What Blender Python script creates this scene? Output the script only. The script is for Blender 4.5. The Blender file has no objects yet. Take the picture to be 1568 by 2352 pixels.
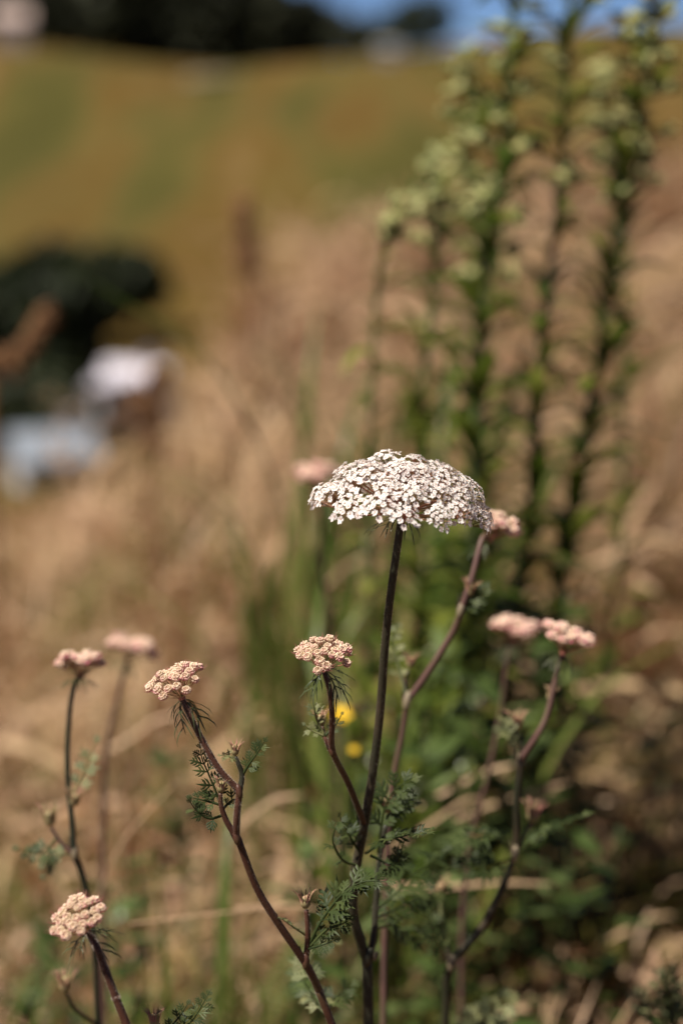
import bpy, math, random
import numpy as np
from mathutils import Vector, Matrix, Quaternion

scene = bpy.context.scene
col = scene.collection
rng = np.random.default_rng(7)
R = random.Random(11)

# ------------------------------------------------------------------ camera, sky, sun, exposure
LENS, FOCUS, PITCH, CAMZ = 70.0, 0.95, 13.0, 0.85
cam_d = bpy.data.cameras.new('camera')
cam_d.lens = LENS
cam_d.sensor_fit = 'AUTO'
cam_d.sensor_width = 36.0
cam_d.clip_start, cam_d.clip_end = 0.02, 5000
cam_d.dof.use_dof = True
cam_d.dof.focus_distance = FOCUS
cam_d.dof.aperture_fstop = 3.75
cam = bpy.data.objects.new('camera', cam_d)
col.objects.link(cam)
cam.location = (0, 0, CAMZ)
cam.rotation_euler = (math.radians(90 - PITCH), 0, 0)
scene.camera = cam

SUN_EL, SUN_AZ = math.radians(60), math.radians(-118)      # azimuth from +Y towards +X
sun_dir = Vector((math.sin(SUN_AZ) * math.cos(SUN_EL), math.cos(SUN_AZ) * math.cos(SUN_EL), math.sin(SUN_EL)))
world = bpy.data.worlds.new('World')
scene.world = world
world.use_nodes = True
wn = world.node_tree
sky = wn.nodes.new('ShaderNodeTexSky')
sky.sky_type = 'NISHITA'
sky.sun_disc = False
sky.sun_elevation = SUN_EL
sky.sun_rotation = SUN_AZ
sky.altitude = 0
sky.air_density = 0.22
sky.dust_density = 0.0
sky.ozone_density = 5.0
bg = wn.nodes['Background']
bg.inputs['Strength'].default_value = 0.055
wn.links.new(sky.outputs[0], bg.inputs[0])

sun_l = bpy.data.lights.new('sun', 'SUN')
sun_l.energy = 5.0
sun_l.angle = math.radians(0.53)
sun_l.color = (1.0, 0.93, 0.83)
sun = bpy.data.objects.new('sun', sun_l)
col.objects.link(sun)
sun.rotation_euler = sun_dir.to_track_quat('Z', 'Y').to_euler()
sun.location = (-3, -2, 8)

vs = scene.view_settings
vs.view_transform = 'Standard'
vs.look = 'None'
vs.exposure = 0.70
vs.gamma = 1.0
vs.use_curve_mapping = False
scene.cycles.max_bounces = 6
scene.cycles.transparent_max_bounces = 4
scene.cycles.use_denoising = True

# ------------------------------------------------------------------ helpers
FWD = Vector((0, math.cos(math.radians(PITCH)), -math.sin(math.radians(PITCH))))
RIGHT = Vector((1, 0, 0))
UP = RIGHT.cross(FWD)
CAM = Vector((0, 0, CAMZ))
PX = 24.0 / LENS / 1568.0                      # metres per survey unit, per metre of depth


def P(px, py, d):
    """a surveyed direction and a depth -> a point of the place"""
    return CAM + FWD * d + RIGHT * ((px - 784) * PX * d) + UP * ((1176 - py) * PX * d)


W = {}


def link(name, data, parent=None, M=None):
    o = bpy.data.objects.new(name, data)
    col.objects.link(o)
    M = M if M is not None else Matrix.Identity(4)
    if parent is not None:
        o.parent = parent
        o.matrix_parent_inverse = W[parent].inverted()
    o.matrix_basis = M
    W[o] = M
    return o


def tag(o, label=None, cat=None, group=None, kind=None):
    if label: o['label'] = label
    if cat: o['category'] = cat
    if group: o['group'] = group
    if kind: o['kind'] = kind
    return o


def thing(name, loc, label, cat, group=None):
    o = link(name, None, None, Matrix.Translation(loc))
    o.empty_display_size = 0.05
    return tag(o, label, cat, group)


class MB:
    """collects shapes that become one mesh"""

    def __init__(s):
        s.v, s.f, s.m, s.t = [], [], [], []

    def add(s, vs, fs, mi=0, tint=0.5):
        b = len(s.v)
        s.v.extend([tuple(v) for v in vs])
        s.t.extend([tint] * len(vs))
        for f in fs:
            s.f.append(tuple(i + b for i in f))
            s.m.append(mi)

    def tube(s, pts, radii, sides=6, mi=0, tint=0.5, cap=True):
        pts = [Vector(p) for p in pts]
        n = len(pts)
        if not hasattr(radii, '__len__'): radii = [radii] * n
        vs, fs = [], []
        ref = Vector((0.31, 0.17, 0.93))
        prev = None
        for i, p in enumerate(pts):
            t = (pts[min(i + 1, n - 1)] - pts[max(i - 1, 0)])
            if t.length < 1e-9: t = Vector((0, 0, 1))
            t.normalize()
            a = (prev if prev is not None else ref)
            a = a - t * a.dot(t)
            if a.length < 1e-4: a = t.orthogonal()
            a.normalize()
            prev = a
            b = t.cross(a)
            for k in range(sides):
                th = 2 * math.pi * k / sides
                vs.append(p + (a * math.cos(th) + b * math.sin(th)) * radii[i])
        for i in range(n - 1):
            for k in range(sides):
                k2 = (k + 1) % sides
                fs.append((i * sides + k, i * sides + k2, (i + 1) * sides + k2, (i + 1) * sides + k))
        if cap:
            fs.append(tuple(range(sides - 1, -1, -1)))
            fs.append(tuple((n - 1) * sides + k for k in range(sides)))
        s.add(vs, fs, mi, tint)

    def ell(s, c, r, axis=Vector((0, 0, 1)), ra=None, rings=4, seg=6, mi=0, tint=0.5):
        c = Vector(c); ra = ra or r
        q = Vector((0, 0, 1)).rotation_difference(Vector(axis).normalized())
        vs = [c + q @ Vector((0, 0, -ra))]
        for i in range(1, rings):
            ph = -math.pi / 2 + math.pi * i / rings
            for k in range(seg):
                th = 2 * math.pi * k / seg
                vs.append(c + q @ Vector((math.cos(ph) * math.cos(th) * r, math.cos(ph) * math.sin(th) * r, math.sin(ph) * ra)))
        vs.append(c + q @ Vector((0, 0, ra)))
        fs = [(0, 1 + (k + 1) % seg, 1 + k) for k in range(seg)]
        for i in range(rings - 2):
            for k in range(seg):
                a, b = 1 + i * seg + k, 1 + i * seg + (k + 1) % seg
                fs.append((a, b, b + seg, a + seg))
        L = len(vs) - 1
        fs += [(L, L - seg + k, L - seg + (k + 1) % seg) for k in range(seg)]
        s.add(vs, fs, mi, tint)

    def strip(s, pts, widths, side, fold=0.25, mi=0, tint=0.5):
        """a leaf blade along pts with a crease on its midrib; side: across direction"""
        pts = [Vector(p) for p in pts]
        vs, fs = [], []
        n = len(pts)
        for i, p in enumerate(pts):
            t = (pts[min(i + 1, n - 1)] - pts[max(i - 1, 0)]).normalized()
            a = Vector(side) - t * Vector(side).dot(t)
            if a.length < 1e-5: a = t.orthogonal()
            a.normalize()
            nrm = a.cross(t)
            w = widths[i] * 0.5
            vs += [p - a * w + nrm * w * fold, p, p + a * w + nrm * w * fold]
        for i in range(n - 1):
            b = i * 3
            fs += [(b, b + 1, b + 4, b + 3), (b + 1, b + 2, b + 5, b + 4)]
        s.add(vs, fs, mi, tint)

    def box(s, lo, hi, mi=0):
        x0, y0, z0 = lo; x1, y1, z1 = hi
        vs = [(x0, y0, z0), (x1, y0, z0), (x1, y1, z0), (x0, y1, z0), (x0, y0, z1), (x1, y0, z1), (x1, y1, z1), (x0, y1, z1)]
        s.add(vs, [(0, 3, 2, 1), (4, 5, 6, 7), (0, 1, 5, 4), (1, 2, 6, 5), (2, 3, 7, 6), (3, 0, 4, 7)], mi)

    def mesh(s, name, mats, smooth=True):
        me = bpy.data.meshes.new(name)
        me.from_pydata(s.v, [], s.f)
        for m in (mats if isinstance(mats, (list, tuple)) else [mats]): me.materials.append(m)
        me.polygons.foreach_set('material_index', s.m)
        me.polygons.foreach_set('use_smooth', [smooth] * len(s.f))
        a = me.attributes.new('tint', 'FLOAT', 'POINT')
        a.data.foreach_set('value', s.t)
        me.update()
        return me


def quads_mesh(name, V, mats, tint=None, rows=None, nper=None, faces=None):
    """V (n,3) vertices, faces (m,4) -> mesh"""
    me = bpy.data.meshes.new(name)
    me.vertices.add(len(V)); me.vertices.foreach_set('co', np.asarray(V, np.float32).ravel())
    m = len(faces)
    me.loops.add(m * 4); me.polygons.add(m)
    me.loops.foreach_set('vertex_index', np.asarray(faces, np.int32).ravel())
    me.polygons.foreach_set('loop_start', np.arange(0, m * 4, 4, dtype=np.int32))
    me.polygons.foreach_set('use_smooth', np.ones(m, dtype=bool))
    for x in (mats if isinstance(mats, (list, tuple)) else [mats]): me.materials.append(x)
    a = me.attributes.new('tint', 'FLOAT', 'POINT')
    a.data.foreach_set('value', np.asarray(tint if tint is not None else np.full(len(V), .5), np.float32))
    me.update(calc_edges=True)
    return me


def spline(pts, n=8):
    pts = [Vector(p) for p in pts]
    if len(pts) < 3:
        return [pts[0].lerp(pts[-1], i / n) for i in range(n + 1)]
    e = [pts[0] * 2 - pts[1]] + pts + [pts[-1] * 2 - pts[-2]]
    out = []
    for i in range(1, len(e) - 2):
        p0, p1, p2, p3 = e[i - 1:i + 3]
        for k in range(n):
            t = k / n
            out.append(0.5 * ((2 * p1) + (p2 - p0) * t + (2 * p0 - 5 * p1 + 4 * p2 - p3) * t * t + (3 * p1 - p0 - 3 * p2 + p3) * t ** 3))
    out.append(e[-2])
    return out


def frame(loc, z, x=None, scale=1.0):
    z = Vector(z).normalized()
    x = Vector(x) if x is not None else z.orthogonal()
    x = x - z * x.dot(z)
    if x.length < 1e-6: x = z.orthogonal()
    x.normalize()
    y = z.cross(x)
    s = scale if hasattr(scale, '__len__') else (scale, scale, scale)
    M = Matrix((x * s[0], y * s[1], z * s[2])).transposed().to_4x4()
    M.translation = Vector(loc)
    return M


# ------------------------------------------------------------------ materials
def ramp_mat(name, stops, source='tint', rough=0.6, trans=0.0, scale=40.0, spec=0.3, bump=0.0, jitter=0.12, tcol=None, constant=False, bscale=None):
    """colour ramp driven by a per-piece tint, by noise, or by a per-object random value"""
    m = bpy.data.materials.new(name)
    m.use_nodes = True
    nt = m.node_tree
    N = nt.nodes
    b = N['Principled BSDF']
    b.inputs['Roughness'].default_value = rough
    b.inputs['Specular IOR Level'].default_value = spec
    tc = N.new('ShaderNodeTexCoord')
    noise = N.new('ShaderNodeTexNoise')
    noise.inputs['Scale'].default_value = scale
    noise.inputs['Detail'].default_value = 5
    nt.links.new(tc.outputs['Object'], noise.inputs['Vector'])
    if source == 'tint':
        at = N.new('ShaderNodeAttribute'); at.attribute_name = 'tint'
        fac = at.outputs['Fac']
    elif source == 'random':
        oi = N.new('ShaderNodeObjectInfo'); fac = oi.outputs['Random']
    else:
        mr = N.new('ShaderNodeMapRange')
        mr.inputs[1].default_value = 0.3; mr.inputs[2].default_value = 0.7
        nt.links.new(noise.outputs['Fac'], mr.inputs[0])
        fac = mr.outputs[0]
    rp = N.new('ShaderNodeValToRGB')
    el = rp.color_ramp.elements
    while len(el) > 1: el.remove(el[-1])
    el[0].position = stops[0][0]; el[0].color = (*stops[0][1], 1)
    for p, c in stops[1:]:
        e = el.new(p); e.color = (*c, 1)
    if constant: rp.color_ramp.interpolation = 'CONSTANT'
    nt.links.new(fac, rp.inputs[0])
    hs = N.new('ShaderNodeHueSaturation')
    mm = N.new('ShaderNodeMapRange')
    mm.inputs[1].default_value = 0.25; mm.inputs[2].default_value = 0.75
    mm.inputs[3].default_value = 1 - jitter * 2; mm.inputs[4].default_value = 1 + jitter * 2
    nt.links.new(noise.outputs['Fac'], mm.inputs[0])
    nt.links.new(mm.outputs[0], hs.inputs['Value'])
    nt.links.new(rp.outputs[0], hs.inputs['Color'])
    nt.links.new(hs.outputs[0], b.inputs['Base Color'])
    if bump:
        bp = N.new('ShaderNodeBump'); bp.inputs['Strength'].default_value = bump
        n2 = noise
        if bscale:
            n2 = N.new('ShaderNodeTexNoise'); n2.inputs['Scale'].default_value = bscale
            nt.links.new(tc.outputs['Object'], n2.inputs['Vector'])
        nt.links.new(n2.outputs['Fac'], bp.inputs['Height'])
        nt.links.new(bp.outputs[0], b.inputs['Normal'])
    if trans:
        tr = N.new('ShaderNodeBsdfTranslucent')
        mx = N.new('ShaderNodeMixShader'); mx.inputs[0].default_value = trans
        nt.links.new(hs.outputs[0], tr.inputs[0])
        nt.links.new(b.outputs[0], mx.inputs[1]); nt.links.new(tr.outputs[0], mx.inputs[2])
        nt.links.new(mx.outputs[0], N['Material Output'].inputs[0])
    return m


M_petal = ramp_mat('petal', [(0, (.80, .74, .68)), (.5, (.82, .78, .75)), (1, (.80, .70, .67))], rough=.6, trans=.28, scale=300, jitter=.03)
M_floret_eye = ramp_mat('floret_eye', [(0, (.62, .44, .30)), (1, (.66, .42, .34))], rough=.6)
M_bud = ramp_mat('bud', [(0, (.80, .66, .45)), (.45, (.80, .59, .46)), (.75, (.75, .43, .38)), (1, (.62, .18, .26))], rough=.55, trans=.12, scale=900, jitter=.06)
M_bractlet = ramp_mat('bractlet', [(0, (.30, .30, .12)), (.5, (.55, .30, .22)), (1, (.50, .14, .15))], rough=.5, trans=.2)
M_ray = ramp_mat('ray', [(0, (.20, .20, .07)), (.5, (.38, .22, .12)), (1, (.36, .12, .09))], source='random', rough=.5)
M_stem_red = ramp_mat('stem_red', [(0, (.048, .018, .012)), (.5, (.075, .030, .018)), (1, (.065, .045, .020))], source='noise', rough=.45, scale=45, bump=.25, bscale=900, spec=.35)
M_stem_dark = ramp_mat('stem_dark', [(0, (.022, .027, .014)), (.55, (.032, .029, .017)), (1, (.045, .032, .02))], source='noise', rough=.5, scale=35, bump=.2, bscale=900)
M_stem_mauve = ramp_mat('stem_mauve', [(0, (.075, .045, .038)), (.5, (.115, .060, .050)), (1, (.09, .07, .04))], source='noise', rough=.5, scale=25)
M_node = ramp_mat('stem_node', [(0, (.24, .19, .13)), (1, (.15, .12, .07))], source='noise', rough=.6, scale=200)
M_hair = ramp_mat('stem_hair', [(0, (.62, .55, .47)), (1, (.55, .46, .38))], rough=.5, trans=.3)
M_bract = ramp_mat('bract', [(0, (.045, .062, .024)), (1, (.09, .10, .045))], source='random', rough=.4, trans=.15, scale=150)
M_leaf = ramp_mat('carrot_leaf', [(0, (.028, .042, .013)), (.6, (.048, .068, .020)), (1, (.085, .105, .034))], source='random', rough=.5, trans=.3, scale=120, spec=.25)
M_leaf_pale = ramp_mat('pale_leaf', [(0, (.14, .165, .085)), (1, (.22, .22, .09))], source='random', rough=.5, trans=.3, scale=120, spec=.3)
M_weed_leaf = ramp_mat('weed_leaf', [(0, (.045, .075, .010)), (.5, (.100, .132, .018)), (.85, (.18, .21, .035)), (1, (.30, .31, .07))], source='random', rough=.36, trans=.45, scale=30, spec=.5)
M_weed_stem = ramp_mat('weed_stem', [(0, (.030, .048, .012)), (1, (.06, .075, .022))], source='noise', rough=.5, scale=15)
M_weed_bud = ramp_mat('weed_bud', [(0, (.30, .33, .13)), (.6, (.40, .40, .16)), (1, (.52, .47, .20))], source='random', rough=.5, trans=.25)
M_broad = ramp_mat('broad_leaf', [(0, (.030, .050, .012)), (.5, (.06, .09, .022)), (1, (.13, .17, .06))], source='random', rough=.35, trans=.28, scale=30, spec=.55)
M_green_blade = ramp_mat('green_blade', [(0, (.05, .085, .012)), (.6, (.095, .14, .022)), (1, (.18, .19, .05))], source='random', rough=.4, trans=.35, scale=20)
M_yellow = ramp_mat('yellow_petal', [(0, (.75, .45, .02)), (1, (.80, .55, .03))], source='random', rough=.5, trans=.3)
M_straw = ramp_mat('straw', [(0, (.34, .22, .13)), (.5, (.48, .33, .21)), (1, (.52, .36, .24))], source='random', rough=.5, trans=.2, scale=60)
M_grass = ramp_mat('dry_grass', [(0, (.060, .078, .010)), (.14, (.14, .145, .022)), (.26, (.26, .19, .06)), (.42, (.34, .23, .095)), (.6, (.56, .395, .225)), (.78, (.56, .365, .24)), (.9, (.30, .145, .065)), (1, (.085, .045, .022))], rough=.5, trans=.4, scale=9, jitter=.08)
M_brown = ramp_mat('brown_seed', [(0, (.10, .045, .018)), (1, (.22, .11, .045))], source='random', rough=.7)
M_tree = ramp_mat('tree_foliage', [(0, (.012, .020, .007)), (.6, (.025, .036, .012)), (1, (.045, .055, .018))], rough=.6, trans=.1, scale=.4)
M_forest = ramp_mat('forest_foliage', [(0, (.012, .015, .006)), (.6, (.024, .028, .011)), (1, (.040, .042, .015))], rough=.7, scale=.1)
M_bark = ramp_mat('bark', [(0, (.06, .045, .03)), (1, (.11, .085, .06))], source='noise', rough=.8, scale=6, bump=.4)
M_white = ramp_mat('white_weatherboard', [(0, (.54, .53, .57)), (1, (.62, .61, .65))], source='noise', rough=.5, scale=2, jitter=.03)
M_roof_white = ramp_mat('pale_roof', [(0, (.50, .47, .53)), (1, (.57, .54, .61))], source='noise', rough=.45, scale=1, jitter=.03)
M_roof_blue = ramp_mat('blue_grey_roof', [(0, (.19, .22, .26)), (1, (.26, .29, .34))], source='noise', rough=.4, scale=1, jitter=.05)
M_pinkwall = ramp_mat('pinkish_render', [(0, (.42, .32, .28)), (1, (.48, .37, .32))], source='noise', rough=.7, scale=1, jitter=.05)
M_greytin = ramp_mat('grey_tin', [(0, (.22, .23, .24)), (1, (.28, .28, .28))], source='noise', rough=.45, scale=1, jitter=.05)
M_glass = ramp_mat('window_pane', [(0, (.03, .04, .05)), (1, (.04, .05, .06))], source='noise', rough=.1, spec=.6)
M_rock = ramp_mat('rock', [(0, (.15, .12, .07)), (1, (.23, .18, .11))], source='noise', rough=.85, scale=.4, bump=.4)


def ground_material():
    m = bpy.data.materials.new('ground_soil_and_pasture')
    m.use_nodes = True
    nt = m.node_tree; N = nt.nodes; L = nt.links
    b = N['Principled BSDF']; b.inputs['Roughness'].default_value = .9; b.inputs['Specular IOR Level'].default_value = .1
    g = N.new('ShaderNodeNewGeometry')
    sep = N.new('ShaderNodeSeparateXYZ'); L.new(g.outputs['Position'], sep.inputs[0])

    def noise(scale, detail=4, vec=None, rot=None, sc=None):
        n = N.new('ShaderNodeTexNoise'); n.inputs['Scale'].default_value = scale; n.inputs['Detail'].default_value = detail
        mp = N.new('ShaderNodeMapping')
        if rot: mp.inputs['Rotation'].default_value = rot
        if sc: mp.inputs['Scale'].default_value = sc
        L.new(g.outputs['Position'], mp.inputs[0]); L.new(mp.outputs[0], n.inputs['Vector'])
        return n

    def ramp(fac, stops):
        r = N.new('ShaderNodeValToRGB'); e = r.color_ramp.elements
        while len(e) > 1: e.remove(e[-1])
        e[0].position = stops[0][0]; e[0].color = (*stops[0][1], 1)
        for p, c in stops[1:]:
            x = e.new(p); x.color = (*c, 1)
        L.new(fac, r.inputs[0]); return r

    soil = ramp(noise(14, 6).outputs['Fac'], [(.3, (.05, .028, .014)), (.5, (.11, .062, .032)), (.7, (.20, .12, .065))])
    # pasture: broad patches of sunburnt and green grass that run along the slope
    p1 = noise(.075, 3, rot=(0, 0, math.radians(8)), sc=(1, .09, 1))
    past = ramp(p1.outputs['Fac'], [(.30, (.054, .050, .011)), (.40, (.068, .060, .014)), (.48, (.098, .070, .019)), (.56, (.092, .056, .012)), (.68, (.140, .092, .034))])
    p2 = noise(.35, 5)
    mx = N.new('ShaderNodeMixRGB'); mx.blend_type = 'MULTIPLY'; mx.inputs[0].default_value = .5
    r2 = ramp(p2.outputs['Fac'], [(.3, (.55, .55, .5)), (.7, (1.25, 1.2, 1.1))])
    L.new(past.outputs[0], mx.inputs[1]); L.new(r2.outputs[0], mx.inputs[2])
    d = N.new('ShaderNodeMapRange'); d.inputs[1].default_value = 12; d.inputs[2].default_value = 40
    L.new(sep.outputs['Y'], d.inputs[0])
    fm = N.new('ShaderNodeMixRGB'); L.new(d.outputs[0], fm.inputs[0]); L.new(soil.outputs[0], fm.inputs[1]); L.new(mx.outputs[0], fm.inputs[2])
    L.new(fm.outputs[0], b.inputs['Base Color'])
    bp = N.new('ShaderNodeBump'); bp.inputs['Strength'].default_value = .5; bp.inputs['Distance'].default_value = .02
    L.new(noise(60, 4).outputs['Fac'], bp.inputs['Height']); L.new(bp.outputs[0], b.inputs['Normal'])
    return m


# ------------------------------------------------------------------ the land
BT = np.array([-.6, -.4, -.171, -.084, -.049, .025, .171, .4, .6])
BR = np.array([3.2, 3.2, 4.0, 5.0, 6.0, 7.0, 8.0, 9.0, 9.5])
BH = np.array([-.9, -.72, -.40, -.27, -.03, .14, .26, .45, .55])
FY = np.array([-400, 0, 8, 60, 100, 135, 170, 260, 340, 400, 450, 600, 900, 2000.])
FZ = np.array([0, 0, -1, -13.5, -20, -22, -20, -12.0, -6.5, -3.4, -4.0, -5, -9, -12.])


def ground_z(x, y):
    x = np.asarray(x, float); y = np.asarray(y, float)
    ys = np.maximum(y, .05)
    t = np.clip(x / ys, -.6, .6)
    r = np.interp(t, BT, BR); h = np.interp(t, BT, BH)
    f = np.clip(y / r, 0, 1) ** 1.5
    near = h * f
    e = np.maximum(y - r, 0)
    fall = near - .27 * e * e / (e + .5)
    far = np.interp(y, FY, FZ)
    # folds of the far slope, running down to the left
    k = np.clip((y - 150) / 120, 0, 1) * np.clip((430 - y) / 60, 0, 1)
    u = x * .8 + y * .6
    far = far + k * (1.6 * np.sin(u / 26 + .6) + .8 * np.sin(u / 11 + x / 40)) + k * .9 * np.sin(y / 19 - x / 30)
    far = far + np.clip((y - 230) / 170, 0, 1) ** 1.5 * .14 * np.minimum(np.sqrt((x + 21) ** 2 + 25), 70)
    w = np.clip((y - 14) / 40, 0, 1); w = w * w * (3 - 2 * w)
    return np.maximum(fall, -30) * (1 - w) + far * w


def gz(x, y):
    return float(ground_z(x, y))


gx = np.sinh(np.linspace(-1, 1, 181) * 7.6) / np.sinh(7.6) * 1500
gy = 2 + np.sinh(np.linspace(-.80, 1, 261) * 7.6) / np.sinh(7.6) * 1700
GX, GY = np.meshgrid(gx, gy)
GZ = ground_z(GX, GY) + .010 * np.sin(GX * 9 + 1) * np.sin(GY * 8) + .006 * np.sin(GX * 23) * np.sin(GY * 19 + 2)
V = np.stack([GX, GY, GZ], -1).reshape(-1, 3)
nx, ny = len(gx), len(gy)
ii, jj = np.meshgrid(np.arange(nx - 1), np.arange(ny - 1))
b0 = (jj * nx + ii).ravel()
F = np.stack([b0, b0 + 1, b0 + nx + 1, b0 + nx], 1)
ground = link('ground', quads_mesh('ground', V, ground_material(), faces=F))
tag(ground, 'sunburnt grassy hillside falling into a valley and rising to far pasture', kind='structure')


# ------------------------------------------------------------------ wild carrot pieces
def petal_shape(mb, base, out, up, L, Wd, tint):
    """a notched petal from base along out"""
    side = out.cross(up).normalized()
    v = [base, base + out * L * .55 - side * Wd * .5 + up * L * .10, base + out * L - side * Wd * .36 + up * L * .04,
         base + out * L * .78 - up * L * .06, base + out * L + side * Wd * .36 + up * L * .04, base + out * L * .55 + side * Wd * .5 + up * L * .10]
    mb.add(v, [(0, 1, 2, 3), (0, 3, 4, 5)], 0, tint)


def flower_umbellet(seed):
    """one lace cluster, radius about 1 unit, floret stalks below, faces +Z, +X is the outer side"""
    r = random.Random(seed)
    mb = MB()
    n = r.choice([25, 27, 29])
    for i in range(n):
        rr = math.sqrt((i + .4) / n); th = i * 2.39996 + r.uniform(-.2, .2)
        rr *= r.uniform(.92, 1.06)
        c = Vector((rr * math.cos(th), rr * math.sin(th), .42 * (1 - rr * rr) + r.uniform(-.10, .10)))
        nrm = (Vector((c.x * .75, c.y * .75, 1)) + Vector((r.gauss(0, .2), r.gauss(0, .2), 0))).normalized()
        mb.tube([(0, 0, -.75), c * .6 + Vector((0, 0, -.2)), c], .022, 3, 2, .4, cap=False)
        q = Vector((0, 0, 1)).rotation_difference(nrm)
        a0 = r.uniform(0, 6.28)
        tint = r.random()
        for k in range(5):
            a = a0 + k * 1.2566
            o = q @ Vector((math.cos(a), math.sin(a), r.uniform(-.10, .55)))
            big = 1.0 + (.75 if rr > .72 else 0) * max(0, o.dot(Vector((c.x, c.y, 0)).normalized() if rr > .1 else Vector((1, 0, 0)))) ** 2
            petal_shape(mb, c + o * .02, o.normalized(), nrm, .170 * big * r.uniform(.8, 1.2), .165 * big, tint)
        mb.ell(c + nrm * .02, .045, rings=3, seg=4, mi=1, tint=r.random())
    return mb.mesh('umbellet_flower', [M_petal, M_floret_eye, M_ray])


def bud_umbellet(seed, lo=False, spent=False):
    """a tight cup of unopened buds, radius about 1, with pink bractlets"""
    r = random.Random(seed)
    mb = MB()
    rings = [(11, .72, .42, .30), (13, 1.0, .02, .31), (5, .30, .22, .22), (8, .80, -.45, .30)]
    if lo: rings = [(8, .68, .40, .42), (9, .98, -.1, .42), (2, .2, .2, .3)]
    pinkside = r.uniform(-.9, .9)
    for n, rad, z, sz in rings:
        for k in range(n):
            th = 2 * math.pi * (k + r.uniform(-.25, .25)) / n + rad * 3
            c = Vector((rad * math.cos(th), rad * math.sin(th), z + r.uniform(-.08, .08)))
            ax = Vector((c.x * .6, c.y * .6, 1)) if z > 0 else Vector((c.x, c.y, .6))
            outer = max(0, math.cos(th - pinkside))
            tint = min(1, max(0, r.uniform(0, .5) + (.15 if lo else 0) + .65 * outer * r.random() * (1.2 if z < .3 else .6)))
            mb.ell(c, sz * .72 * r.uniform(.85, 1.15), ax, sz * r.uniform(.9, 1.1), 4, 6, 0, tint)
    mb.ell((0, 0, -.42), .62, ra=.55, rings=4, seg=7, mi=0, tint=.12)
    for k in range(4 if lo else 6):
        th = r.uniform(-1.3, 1.3) if k < 4 else r.uniform(0, 6.28)
        d = Vector((math.cos(th), math.sin(th), 0))
        p = [d * .55 + Vector((0, 0, -.5)), d * 1.15 + Vector((0, 0, -.25)), d * 1.55 + Vector((0, 0, .15)), d * r.uniform(1.6, 2.3) + Vector((0, 0, r.uniform(.4, 1.3)))]
        mb.tube(spline(p, 2), [.09, .10, .09, .07, .05, .03, .012], 4, 1, r.uniform(.4, 1), cap=False)
    mb.v = [(x, y, z * 1.25) for x, y, z in mb.v]
    return mb.mesh('umbellet_bud', [M_bud, M_bractlet])


def unit_ray():
    mb = MB(); mb.tube([(0, 0, 0), (.06, 0, .5), (0, 0, 1)], [1.0, .85, .8], 5)
    return mb


def ray_mesh():
    mb = MB()
    for i in range(3):
        z = i / 2
        for k in range(5):
            th = 2 * math.pi * k / 5
            mb.v.append((math.cos(th) * (1 - .2 * z), math.sin(th) * (1 - .2 * z), z)); mb.t.append(.5)
    for i in range(2):
        for k in range(5):
            k2 = (k + 1) % 5
            mb.f.append((i * 5 + k, i * 5 + k2, i * 5 + 5 + k2, i * 5 + 5 + k)); mb.m.append(0)
    return mb.mesh('ray', M_ray)


def bract_mesh(seed, lobes):
    """a pinnate bract: unit long, grows along +X, droops to -Z"""
    r = random.Random(seed)
    mb = MB()
    path = spline([(0, 0, 0), (.35, 0, .02), (.7, 0, -.12), (1, 0, -.34)], 3)
    mb.strip(path, [.05, .055, .055, .05, .05, .05, .045, .04, .03, .006], (0, 1, 0), .3)
    for k in range(lobes):
        i = 3 + (k // 2) * 2
        s = 1 if k % 2 else -1
        b = path[min(i, len(path) - 3)]
        L = r.uniform(.38, .62) * (1 - .12 * (k // 2))
        lp = [b, b + Vector((L * .45, s * L * .38, -.03)), b + Vector((L * .85, s * L * .60, -.12)), b + Vector((L * 1.1, s * L * .66, -.24))]
        mb.strip(lp, [.038, .045, .036, .005], (.5 * s * -1, 1, 0), .3)
    return mb.mesh('bract', M_bract)


FLOWER_U = [flower_umbellet(100 + i) for i in range(6)]
BUD_U = [bud_umbellet(200 + i) for i in range(6)]
BUD_LO = [bud_umbellet(300 + i, lo=True) for i in range(4)]
RAY = ray_mesh()
BRACTS = [bract_mesh(400 + i, l) for i, l in enumerate((4, 4, 2, 5))]


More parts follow.
